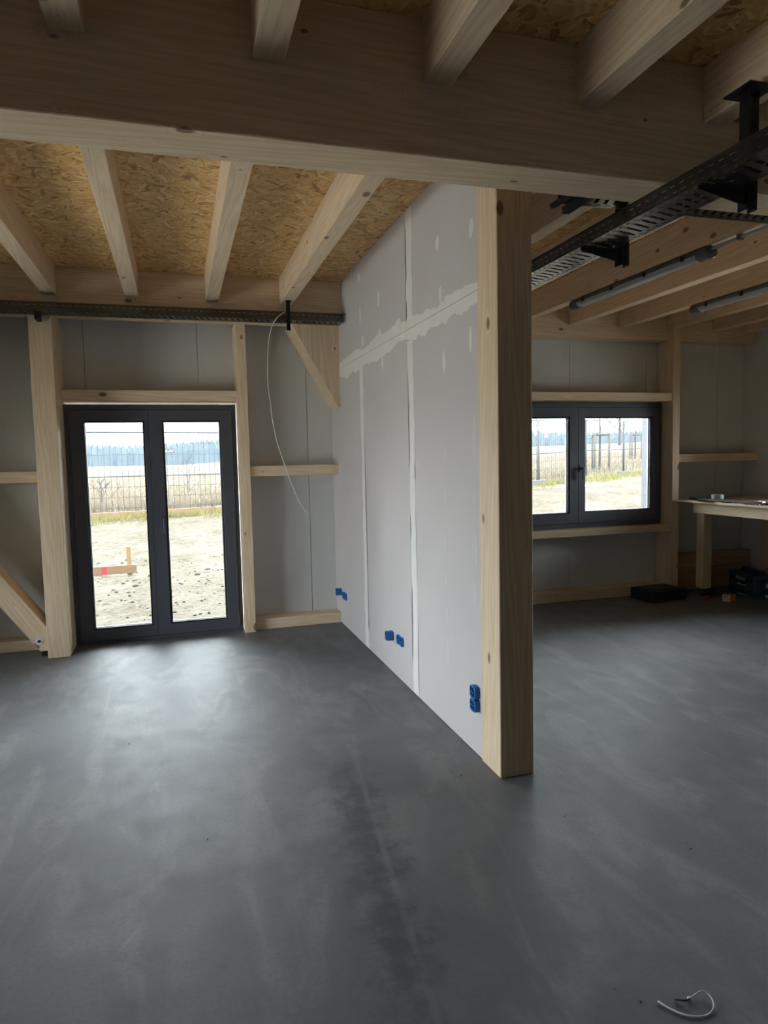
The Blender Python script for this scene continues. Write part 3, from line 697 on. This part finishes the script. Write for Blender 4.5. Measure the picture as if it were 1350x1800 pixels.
def hard_case(loc, rz):
    r = empty('tool_case', loc, rz)
    w, dp, h = .50, .36, .115
    for z0, z1, nm in ((0, h * .48, 'case_bottom'), (h * .5, h, 'case_lid')):
        ring = [(-w / 2, -dp / 2 + .03), (-w / 2 + .03, -dp / 2), (-w * .2, -dp / 2), (-w * .17, -dp / 2 + .03), (w * .17, -dp / 2 + .03), (w * .2, -dp / 2), (w / 2 - .03, -dp / 2), (w / 2, -dp / 2 + .03), (w / 2, dp / 2 - .03), (w / 2 - .03, dp / 2), (-w / 2 + .03, dp / 2), (-w / 2, dp / 2 - .03)]
        prism(nm, ring, 'z', z0, z1, BLACKPL, r, .007, local=True)
    box('carry_handle', -w * .15, w * .15, -dp / 2 - .005, -dp / 2 + .018, h * .38, h * .62, BLACKPL, r, .006, local=True)
    for x in (-w * .34, w * .34): box('latch', x - .035, x + .035, -dp / 2 - .012, -dp / 2 + .004, h * .3, h * .72, DTEAL, r, .004, local=True)
    prism('lid_panel', [(-w * .4, -dp * .3), (w * .4, -dp * .3), (w * .4, dp * .38), (-w * .4, dp * .38)], 'z', h, h + .005, BLACKPL, r, .002, local=True)
    tag(r, 'flat black plastic tool case lying on the floor below the window', 'tool case')
hard_case((4.98, 6.225, 0), .10)
def stack_case(name, z, h, label, big):
    r = empty(name, (6.03, 5.98, z), -.10); w, dp = .30, .42
    box('case_body', -w / 2, w / 2, -dp / 2, dp / 2, 0, h * .72, TEAL, r, .008, local=True)
    box('case_lid', -w / 2 - .003, w / 2 + .003, -dp / 2 - .003, dp / 2 + .003, h * .73, h, TEAL, r, .008, local=True)
    for y in (-dp * .33, dp * .33): boxes('latch', [(-w / 2 - .014, -w / 2 + .002, y - .028, y + .028, h * .45, h * .92)], DTEAL, r, local=True)
    boxes('side_grip', [(-w / 2 + .05, w / 2 - .05, -dp / 2 - .006, -dp / 2 + .003, h * .55, h * .70)], DTEAL, r, local=True)
    box('front_sticker', -w / 2 - .0015, -w / 2 + .001, -dp * .20, dp * .24, h * .18, h * .68, INK if big else DTEAL, r, local=True)
    box('paper_label', -.02, .105, -dp / 2 - .0045, -dp / 2 + .001, h * .12, h * .42, LABEL, r, local=True)
    boxes('label_print', [(0.0, .085, -dp / 2 - .0055, -dp / 2 - .004, h * .30, h * .37), (0.0, .06, -dp / 2 - .0055, -dp / 2 - .004, h * .18, h * .23)], INK, r, local=True)
    if big:
        fc = bpy.data.curves.new('lettering', 'FONT'); fc.body = 'Makita'; fc.size = .055; fc.shear = .3; fc.extrude = .0006
        fc.materials.append(LABEL); fq = bpy.data.objects.new('lettering_curve', fc); COL.objects.link(fq); fm = bpy.data.meshes.new_from_object(fq); bpy.data.objects.remove(fq); fo = bpy.data.objects.new('lettering', fm); COL.objects.link(fo); fo.parent = r
        fo.location = (-w / 2 - .0028, dp * .22, h * .52); fo.rotation_euler = (math.pi / 2, 0, -math.pi / 2)
        boxes('printed_strip', [(-w / 2 - .0025, -w / 2, -dp * .18, dp * .22, h * .19, h * .24), (-w / 2 - .0025, -w / 2, dp * .06, dp * .10, h * .28, h * .36)], LABEL, r, local=True)
    else: boxes('printed_strip', [(-w / 2 - .0025, -w / 2, -dp * .18, dp * .15, h * .2, h * .27)], LABEL, r, local=True)
    tag(r, label, 'tool case', 'stacked teal cases')
stack_case('stacking_case', .0, .095, 'lower and flatter dark teal case of the stack under the bench', False)
stack_case('stacking_case', .0968, .155, 'upper taller dark teal case with white lettering under the bench', True)
sl = empty('spirit_level', (5.99, 5.95, .2525), -.35)
boxes('level_body', [(-.028, .028, -.19, .19, 0, .006), (-.028, .028, -.19, .19, .036, .042), (-.012, .012, -.19, .19, .006, .036)], BLACKPL, sl, local=True, loc=(0, 0, .02))
for y in (-.196, .19): box('level_end', -.03, .03, y, y + .006, -.0005, .0425, RUBBER, sl, local=True)
tag(sl, 'short black tool lying on top of the teal cases', 'tool')
cb = empty('card_box', (5.56, 5.83, 0), .32)
box('box_body', -.055, .055, -.045, .045, 0, .075, ORANGE, cb, .002, local=True)
box('front_print', -.0565, -.054, -.043, .043, .002, .072, CARD, cb, local=True)
boxes('print_bar', [(-.0572, -.056, -.04, .03, .045, .062)], LABEL, cb, local=True)
boxes('print_mark', [(-.058, -.0568, -.02, .025, .05, .057)], INK, cb, local=True)
boxes('top_flap', [(-.054, .0, -.044, .044, .0755, .0775)], ORANGE, cb, local=True)
tag(cb, 'small orange and cream cardboard box in front of the teal cases', 'box')
rd = empty('red_tool', (5.42, 5.99, 0), .5)
bm = bmesh.new(); tube_bm(bm, [(-.07, 0, .022), (-.05, 0, .024), (.02, 0, .022), (.06, 0, .018)], [.012, .021, .018, .012], 10); link('red_handle', finish(bm, 'red_handle', True), RED, rd, (0, 0, 0), True)
tube('black_shaft', [(.055, 0, .018), (.17, .02, .012)], .010, RUBBER, rd, 8, local=True)
tag(rd, 'red handled hand tool lying on the floor beside the bench caster', 'tool')
gt = empty('grip_tool', (5.62, 6.17, 0), .2)
tube('tool_body', [(-.08, 0, .03), (.06, .01, .034), (.12, .02, .02)], [.02, .028, .014], RUBBER, gt, 10, local=True)
tube('tool_grip', [(.02, .01, .03), (.03, -.08, .018)], [.016, .014], BLACKPL, gt, 8, local=True)
tag(gt, 'black hand tool in the shade behind the cardboard box', 'tool')
# planks stacked against the wall behind the bench
for z0, z1, xl, lab in ((0.0, .135, 5.362, 'bottom plank stacked on edge along the wall under the bench'), (.1355, .262, 5.362, 'middle plank stacked along the wall under the bench'), (.2625, .418, 5.362, 'top plank with a slanted end along the wall under the bench')):
    ring = [(xl, z0), (XR - .005, z0), (XR - .005, z1), (xl, z1)] if z1 < .4 else [(xl, z0), (XR - .005, z0), (XR - .005, z1), (xl + .12, z1), (xl, z1 - .07)]
    tag(prism('plank', ring, 'y', 6.47, 6.62, PLX, bevel=.008), lab, 'plank', 'planks behind the workbench')
tag(prism('wood_offcut', [(6.10, 5.86), (6.30, 5.88), (6.30, 5.98), (6.10, 5.96)], 'z', .2525, .285, PLX, bevel=.002), 'short wooden offcut on the teal cases next to the black tool', 'offcut')

# zip tie on the floor
zp = [(1.274, 1.575, .004), (1.287, 1.548, .003), (1.303, 1.523, .003), (1.323, 1.505, .003), (1.349, 1.493, .003), (1.376, 1.491, .003), (1.404, 1.502, .004), (1.421, 1.52, .006), (1.427, 1.543, .008), (1.417, 1.556, .012), (1.398, 1.556, .012), (1.377, 1.553, .008), (1.367, 1.554, .006)]
zt = empty('cable_tie', (1.35, 1.53, 0))
tube('strap', spline(zp, 5), .0022, WHITEPL, zt, 6)
box('lock_head', 1.361, 1.371, 1.550, 1.558, .001, .009, WHITEPL, zt, .001)
tube('twisted_tail', spline([(1.366, 1.552, .005), (1.345, 1.549, .008), (1.325, 1.566, .003)], 5), .0026, RUBBER, zt, 6)
tag(zt, 'used white cable tie curled on the concrete near the camera', 'cable tie')
bm = bmesh.new()
for px, py in ((1.62, 2.55), (1.9, 2.2), (.35, 3.1), (1.1, 5.75), (2.5, 2.1), (1.28, 3.05), (.1, 2.9), (-.3, 4.1), (2.25, 4.4), (3.0, 3.6), (1.2, 1.6)):
    for k in range(2):
        s = random.uniform(.0015, .0035)
        bmesh.ops.create_icosphere(bm, subdivisions=1, radius=s, matrix=Matrix.Translation((px + random.uniform(-.06, .06), py + random.uniform(-.06, .06), s * .5)))
tag(link('floor_crumbs', finish(bm, 'floor_crumbs'), INK), 'tiny dark crumbs scattered on the concrete floor', 'crumbs', kind='stuff')

# ================================================================== OUTSIDE
def sst(a, b, x):
    t = max(0, min(1, (x - a) / (b - a))); return t * t * (3 - 2 * t)
def hash2(x, y):
    v = math.sin(x * 12.9898 + y * 78.233) * 43758.5453; return v - math.floor(v)
def vn(x, y):
    i, j = math.floor(x), math.floor(y); fx, fy = x - i, y - j
    fx = fx * fx * (3 - 2 * fx); fy = fy * fy * (3 - 2 * fy)
    a, b, c_, d_ = hash2(i, j), hash2(i + 1, j), hash2(i, j + 1), hash2(i + 1, j + 1)
    return a + (b - a) * fx + (c_ - a) * fy + (a - b - c_ + d_) * fx * fy
def ground(x, y):
    if y < 6.9: return -0.12
    z = -0.12 + .12 * sst(11.2, 12.6, y) * (.6 + .4 * vn(x * .4, 3)) + .33 * sst(12.5, 16.8, y)
    z += .030 * max(0, min(x, 160)) * sst(12, 18, y)
    near_ = 1 - sst(16, 40, y)
    z += near_ * ((vn(x * 1.3, y * 1.3) - .5) * .07 + (vn(x * 4, y * 4) - .5) * .035) * sst(6.9, 8, y)
    z += (vn(x * .12, y * .12) - .5) * .25 * sst(20, 50, y)
    return z
def ground_mesh(name, xs, ys):
    vs = [(x, y, ground(x, y)) for y in ys for x in xs]; n = len(xs)
    fs = [(j * n + i, j * n + i + 1, (j + 1) * n + i + 1, (j + 1) * n + i) for j in range(len(ys) - 1) for i in range(n - 1)]
    me = bpy.data.meshes.new(name); me.from_pydata(vs, [], fs); me.update()
    for p in me.polygons: p.use_smooth = True
    return me
def sand_mat():
    t = NT('sandy_gravel'); v = t.coord()
    a = t.noise(v, 1.2, 5, .6); b = t.noise(t.mapped(v, (1, 2.2, 1)), 7, 4, .75); c_ = t.voro(v, 22).outputs['Distance']
    col = t.mix(t.ss(a, .3, .7), rgb(0.056, 0.044, 0.029), rgb(0.090, 0.077, 0.057))
    col = t.mix(t.math('MULTIPLY', t.ss(b, .52, .62), .9), col, rgb(0.028, 0.024, 0.018))
    col = t.mix(t.math('MULTIPLY', t.ss(c_, .5, .75), .45), col, rgb(0.114, 0.101, 0.079))
    t.bump(b, .8, .05)
    return t.set(Base_Color=col, Roughness=.95, Specular_IOR_Level=.1)
def field_mat():
    t = NT('dry_field'); v = t.coord()
    a = t.noise(t.mapped(v, (1, .3, 1)), .12, 5, .6); b = t.noise(t.mapped(v, (1, .4, 1)), 3, 5, .75); c_ = t.noise(v, 14, 3, .7)
    col = t.mix(t.ss(a, .35, .65), rgb(0.106, 0.087, 0.062), rgb(0.120, 0.104, 0.083))
    col = t.mix(t.math('MULTIPLY', t.ss(b, .48, .62), .6), col, rgb(0.085, 0.073, 0.055))
    col = t.mix(t.math('MULTIPLY', t.ss(c_, .55, .7), .4), col, rgb(0.20, 0.175, 0.125))
    t.bump(b, .8, .2)
    return t.set(Base_Color=col, Roughness=1.0, Specular_IOR_Level=0.0)
SAND, FIELD = sand_mat(), field_mat()
PALE = plain('pale_bounce_ground', (0.76, 0.71, 0.64), .95, spec=.1, var=.1, scale=6)  # far paler than the yard, to bounce daylight up to the ceiling
fr = lambda a, b, n: [a + (b - a) * k / n for k in range(n + 1)]
tag(link('ground_yard', ground_mesh('ground_yard', fr(-14, 34, 240), fr(6.6, 17.5, 110)), SAND), 'sandy gravel yard outside the glazed door', kind='structure')
sur = tag(boxes('ground_surround', [(-60, 60, -60, 6.6, -.4, -.12)], PALE), 'unseen ground around the building, made pale to bounce daylight indoors', kind='structure')
tag(link('ground_field', ground_mesh('ground_field', fr(-160, 420, 116), [17.5, 18, 19, 20, 22, 25, 28, 32, 38, 46, 56, 70, 90, 115, 150, 190, 240, 300, 360, 460]), FIELD), 'dry winter field beyond the construction fence', kind='structure')
STONE = plain('gravel_stone', (0.045, 0.043, 0.04), .9, spec=.2, var=.4, scale=8)
bm = bmesh.new()
for k in range(900):
    y = 6.95 + 5.5 * random.random() ** 1.3; x = random.uniform(-2.4, 2.0) if k % 2 else random.uniform(2, 12); s = random.uniform(.008, .026) * (1.7 if random.random() < .06 else 1)
    m = Matrix.Translation((x, y, ground(x, y) + s * .3)) @ Matrix.Rotation(random.uniform(0, 6), 4, 'Z') @ Matrix.Diagonal((1.2, .9, .65, 1))
    bmesh.ops.create_icosphere(bm, subdivisions=1, radius=s, matrix=m)
tag(link('gravel_stones', finish(bm, 'gravel_stones'), STONE), 'loose stones scattered over the sandy yard', 'stones', kind='stuff')
GREEN = plain('yellow_green_grass', (0.115, 0.107, 0.042), .9, spec=.1, var=.35, scale=3)
STRAW = plain('dry_straw_grass', (0.122, 0.10, 0.072), .9, spec=.1, var=.3, scale=3)
def blades(name, n, spot, h, w, mat, label):
    vs, fs = [], []
    for k in range(n):
        x, y = spot(); z = ground(x, y) - .02; a = random.uniform(0, 6.28); hh = h * random.uniform(.4, 1.1); l = random.uniform(-.5, .5) * hh; m = random.uniform(-.3, .3) * hh
        dx, dy = math.cos(a) * w, math.sin(a) * w; i = len(vs)
        vs += [(x - dx, y - dy, z), (x + dx, y + dy, z), (x + l * .4 + dx * .6, y + m * .4, z + hh * .6), (x + l, y + m, z + hh)]; fs += [(i, i + 1, i + 2), (i, i + 2, i + 3)]
    me = bpy.data.meshes.new(name); me.from_pydata(vs, [], fs); me.update()
    tag(link(name, me, mat), label, 'grass', kind='stuff')
def fence_y(x): return 16.9 + .23 * (x + 2) if x < 1 else (17.6 + .125 * (x - 1) if x < 10.6 else 18.8 + .593 * (x - 10.6))
def spot_bank():
    x = random.uniform(-3.2, 2.4) if random.random() < .4 else random.uniform(8, 21); c_ = vn(x * .9, 1.3)
    return x, fence_y(x) - (.35 + 1.5 * random.random() ** 1.5 * c_ * 1.6)
blades('grass_bank', 5000, spot_bank, .20, .006, GREEN, 'yellow green grass along the foot of the fence')
def spot_field():
    r = random.random(); y = 18 + 34 * r * r
    return (random.uniform(-.17, .10) * y if random.random() < .5 else random.uniform(.5, .82) * y), y + 1.2 + (5 if False else 0) + .55 * 0
def spot_tall():
    while True:
        x, y = spot_field()
        if y > fence_y(x) + .5: return x, y
blades('grass_field', 11000, spot_tall, .34, .006, STRAW, 'tall dry straw grass behind the construction fence')

# construction fence
FENCE = plain('fence_tube', (0.036, 0.039, 0.044), .6, 0, .2)
WIRE = plain('fence_wire', (0.018, 0.019, 0.021), .6, 0, .2)
FOOT = plain('fence_foot_concrete', (0.05, 0.055, 0.062), .9)
PLATE = plain('dark_plate', (0.02, 0.022, 0.03), .5)
PLATEW = plain('plate_mark', (0.5, 0.52, 0.55), .5)
def fence_panel(a, b, label, sign=None):
    a = Vector((a[0], a[1], ground(*a) - .04)); b = Vector((b[0], b[1], ground(*b) - .04))
    r = empty('mesh_fence', tuple(a)); d_ = b - a; H_ = 2.0; up = Vector((0, 0, 1))
    def bar(nm, p, q, rad): tube(nm, [p, q], rad, FENCE, r, 6)
    bar('top_rail', a + up * H_, b + up * H_, .021); bar('bottom_rail', a, b, .021); bar('middle_rail', a + up * .98, b + up * .98, .014)
    bar('side_post', a - up * .1, a + up * (H_ + .03), .021); bar('side_post', b - up * .1, b + up * (H_ + .03), .021)
    bm = bmesh.new(); n = int(d_.length / .125)
    for k in range(1, n):
        p = a + d_ * (k / n) - a; tube_bm(bm, [p, p + up * H_], .0045, 4)
    for z in (.24, .49, .73, 1.23, 1.48, 1.74): tube_bm(bm, [up * z, d_ + up * z], .0045, 4)
    w_ = link('wire_mesh', finish(bm, 'wire_mesh'), WIRE, r, tuple(a)); w_['kind'] = 'stuff'
    if sign:
        t, z = sign; p = a + d_ * t + up * z; u = d_.normalized(); nrm = Vector((u.y, -u.x, 0)); ang_ = math.atan2(u.y, u.x)
        s_ = box('sign_plate', -.15, .15, -.004, .004, -.055, .055, PLATE, r, .002, local=True); s_.location = p - a + nrm * .02; s_.rotation_euler = (0, 0, ang_)
        pr_ = [(-.125, .03, -.10, -.02), (-.095, -.02, -.075, .02), (-.07, .02, -.05, -.02), (-.045, -.02, -.02, .03), (-.01, -.02, .03, -.01), (.04, -.02, .05, .03), (.06, .03, .09, -.02), (.095, -.02, .125, .03)]
        bm = bmesh.new()
        for x0, z0, x1, z1 in pr_: tube_bm(bm, [(x0, -.006, z0), (x1, -.006, z1)], .007, 4)
        m_ = link('sign_mark', finish(bm, 'sign_mark'), PLATEW, s_, (0, 0, 0), True)
    tag(r, label, 'fence panel', 'mesh panels of the construction fence')
def fence_foot(x, y, label):
    z = ground(x, y); r = empty('concrete_block', (x, y, z), math.atan2(fence_y(x + .5) - fence_y(x - .5), 1))
    prism('block', [(-.35, 0), (.35, 0), (.31, .14), (-.31, .14)], 'y', -.11, .11, FOOT, r, .015, local=True)
    boxes('post_hole', [(-.06, -.02, -.022, .022, .138, .142), (.02, .06, -.022, .022, .138, .142)], RUBBER, r, local=True)
    tag(r, label, 'fence foot', 'concrete feet of the fence')
fence_panel((-2.35, 16.82), (1.15, 17.60), 'mesh fence panel with dark sign seen through the glazed door', (.615, 1.56))
fence_panel((-5.8, 16.05), (-2.42, 16.80), 'mesh fence panel beyond the door post side of the door')
fence_panel((1.22, 17.62), (3.95, 17.97), 'mesh fence panel hidden behind the wall between door and window')
fence_panel((4.02, 17.98), (7.28, 18.39), 'second mesh fence panel behind the wall between door and window')
fence_panel((7.35, 18.40), (10.58, 18.80), 'mesh fence panel reaching the paired tubes in the window sash by the column')
fence_panel((10.66, 18.84), (13.32, 20.41), 'mesh fence panel with dark sign seen through the window', (.125, 1.50))
fence_panel((13.38, 20.45), (15.95, 21.97), 'mesh fence panel crossing the young staked tree in the window')
fence_panel((16.03, 22.02), (18.9, 23.72), 'mesh fence panel at the bench side of the window view')
fence_foot(10.62, 18.82, 'concrete fence foot under the paired tubes near the column side')
fence_foot(15.99, 22.0, 'concrete fence foot under the paired tubes near the bench side')
fence_foot(1.19, 17.61, 'concrete fence foot at the joint beside the planks')

# planks on edge at the fence foot, and the batter board in the yard
OPLANK = wood('weathered_formwork_plank', 0, (0.125, 0.076, 0.042))
OPALE = wood('fresh_batten', 2, (0.165, 0.112, 0.058))
def yard_plank(name, a, b, h, th, mat, label, cat, lift=0.0):
    a, b = Vector((*a, 0)), Vector((*b, 0)); L = (b - a).length; m = (a + b) / 2
    z = min(ground(a.x, a.y), ground(b.x, b.y)) + lift
    o = box(name, -L / 2, L / 2, -th / 2, th / 2, 0, h, mat, None, .003); o.location = (m.x, m.y, z + h / 2); o.rotation_euler = (0, 0, math.atan2(b.y - a.y, b.x - a.x))
    return tag(o, label, cat)
yard_plank('formwork_plank', (-2.5, 16.45), (-.55, 16.88), .17, .05, OPLANK, 'orange brown plank on edge at the fence foot, left pane of the door', 'plank', .02)
yard_plank('formwork_plank', (-.4, 16.92), (1.6, 17.35), .17, .05, OPLANK, 'orange brown plank on edge at the fence foot, pane with the handle', 'plank', .02)
bb = empty('batter_board', (-1.2, 11.1, -.12))
bo1 = box('cross_board', -2.3, -.66, 11.07, 11.095, -.085, .04, OPLANK, bb, .002)
box('red_mark', -1.16, -1.09, 11.066, 11.0705, -.08, .038, RED, bb)
box('stake', -.80, -.735, 11.095, 11.155, -.3, .32, OPALE, bb, .003); box('stake', -2.2, -2.14, 11.095, 11.155, -.3, .30, OPALE, bb, .003)
tag(bb, 'wooden batter board with red mark and upright stake in the yard', 'batter board')

# young trees tied to stakes
BARK = plain('dark_bark', (0.025, 0.022, 0.02), .9, var=.3)
STAKE = plain('grey_stake_wood', (0.055, 0.052, 0.046), .9, var=.2)
def branchy(name, base, h, r0, parent, mat, n, spread, start=.45, depth=2, seed=1):
    rnd = random.Random(seed); bm = bmesh.new()
    tube_bm(bm, [(0, 0, 0), (.02 * h * .2, 0, h * .4), (0, .03, h * .75), (.03, 0, h)], [r0, r0 * .8, r0 * .45, r0 * .12], 6)
    def br_(p, d_, L, r, lev):
        q = p + d_ * L * .5 + Vector((rnd.uniform(-.1, .1), rnd.uniform(-.1, .1), rnd.uniform(0, .12))) * L; e = q + (d_ + Vector((0, 0, .35))).normalized() * L * .5
        tube_bm(bm, [p, q, e], [r, r * .65, r * .2], 4)
        if lev > 0:
            for k in range(4):
                a = rnd.uniform(0, 6.28); t = rnd.uniform(.25, .9); s_ = p.lerp(e, t)
                br_(s_, (d_ + Vector((math.cos(a), math.sin(a), rnd.uniform(-.1, .7))) * .8).normalized(), L * rnd.uniform(.4, .6), r * .5, lev - 1)
    for k in range(n):
        t = start + (1 - start) * k / n; a = k * 2.4 + rnd.uniform(-.4, .4)
        br_(Vector((0, 0, h * t)), Vector((math.cos(a), math.sin(a), .7)).normalized(), spread * (1.15 - t), r0 * .4, depth)
    return link(name, finish(bm, name), mat, parent, base)
def staked_tree(x, y, s, label, seed):
    z = ground(x, y); r = empty('staked_tree', (x, y, z))
    branchy('young_tree', (x, y, z - .05), 4.6 * s, .05 * s, r, BARK, 12, 1.3 * s, .5, 1, seed)
    st = [(x + .42 * s * math.cos(t), y + .42 * s * math.sin(t)) for t in (-.3, 1.8, 3.6)]
    for p in st: tube('stake', [(*p, z - .3), (*p, z + 1.62 * s)], .045 * s, STAKE, r, 8)
    for i in range(3):
        a, b = st[i], st[(i + 1) % 3]; tube('cross_bar', [(*a, z + 1.56 * s), (*b, z + 1.56 * s)], .045 * s, STAKE, r, 6)
    tag(r, label, 'tree', 'young trees staked in the field')
staked_tree(17.75, 26.1, 1.0, 'young bare tree with three stakes, larger of the two in the window', 3)
staked_tree(28.8, 38.4, 1.0, 'young bare tree with three stakes, farther one in the window', 9)
def bush(x, y, h, label, seed):
    z = ground(x, y); r = empty('bare_bush', (x, y, z)); branchy('twigs', (x, y, z), h, .02, r, BARK, 9, h * .8, .1, 2, seed)
    tag(r, label, 'bush')
bush(.35, 27, 1.45, 'bare twiggy bush in the field behind the door handle pane', 5)
bush(-2.2, 22, .8, 'small bare bush in the field behind the other door pane', 8)
for i, (x, y, h, lab) in enumerate(((92, 128, 13, 'tallest bare winter tree far behind the staked trees'), (80, 150, 9, 'smaller bare winter tree at the hazy field edge near the column side'), (112, 140, 11, 'bare winter tree at the hazy field edge near the bench side'))):
    z = ground(x, y); r = empty('winter_tree', (x, y, z)); branchy('bare_crown', (x, y, z), h, .35, r, BARK, 16, h * .62, .2, 3 if i == 0 else 2, 20 + i)
    tag(r, lab, 'tree', 'bare trees at the field edge')
# far wooded ridge
WOODS = plain('far_conifers', (0.028, 0.034, 0.030), 1.0, spec=0, var=.3, scale=.3)
bm = bmesh.new()
def crown(x, y, z, r_, h):
    vs = []
    n = 7
    base = [bm.verts.new((x + r_ * math.cos(6.283 * k / n), y + r_ * math.sin(6.283 * k / n), z)) for k in range(n)]
    midr = [bm.verts.new((x + r_ * .8 * math.cos(6.283 * k / n + .3), y + r_ * .8 * math.sin(6.283 * k / n + .3), z + h * .6)) for k in range(n)]
    t = bm.verts.new((x, y, z + h))
    for k in range(n):
        bm.faces.new((base[k], base[(k + 1) % n], midr[(k + 1) % n], midr[k])); bm.faces.new((midr[k], midr[(k + 1) % n], t))
for row in range(3):
    x = -120
    while x < 420:
        y = 345 + row * 9 + random.uniform(-3, 3); hill = 3.5 * vn(x * .02 + 5, 2) + (2.5 * sst(-30, 25, x) * (1 - sst(25, 45, x)))
        z = ground(x, y) - .5; crown(x, y, z, random.uniform(2.2, 3.6), 7.6 + hill + random.uniform(-.4, .6) + row * .4); x += random.uniform(2.0, 3.4)
tag(link('treeline', finish(bm, 'treeline'), WOODS), 'hazy blue wooded ridge on the horizon behind the field', 'trees', kind='stuff')
# thin winter haze over the far field
hz = NT('winter_haze'); hz.t.nodes.remove(hz.b)
vs_ = hz.n('VolumeScatter'); vs_.inputs['Color'].default_value = (0.62, 0.78, 1.0, 1); vs_.inputs['Density'].default_value = 0.00032
hz.put(hz.o.inputs['Volume'], vs_.outputs[0])
tag(box('haze', -300, 600, 60, 342, -12, 45, hz.m), 'thin bluish winter haze over the far field', 'haze', kind='stuff')
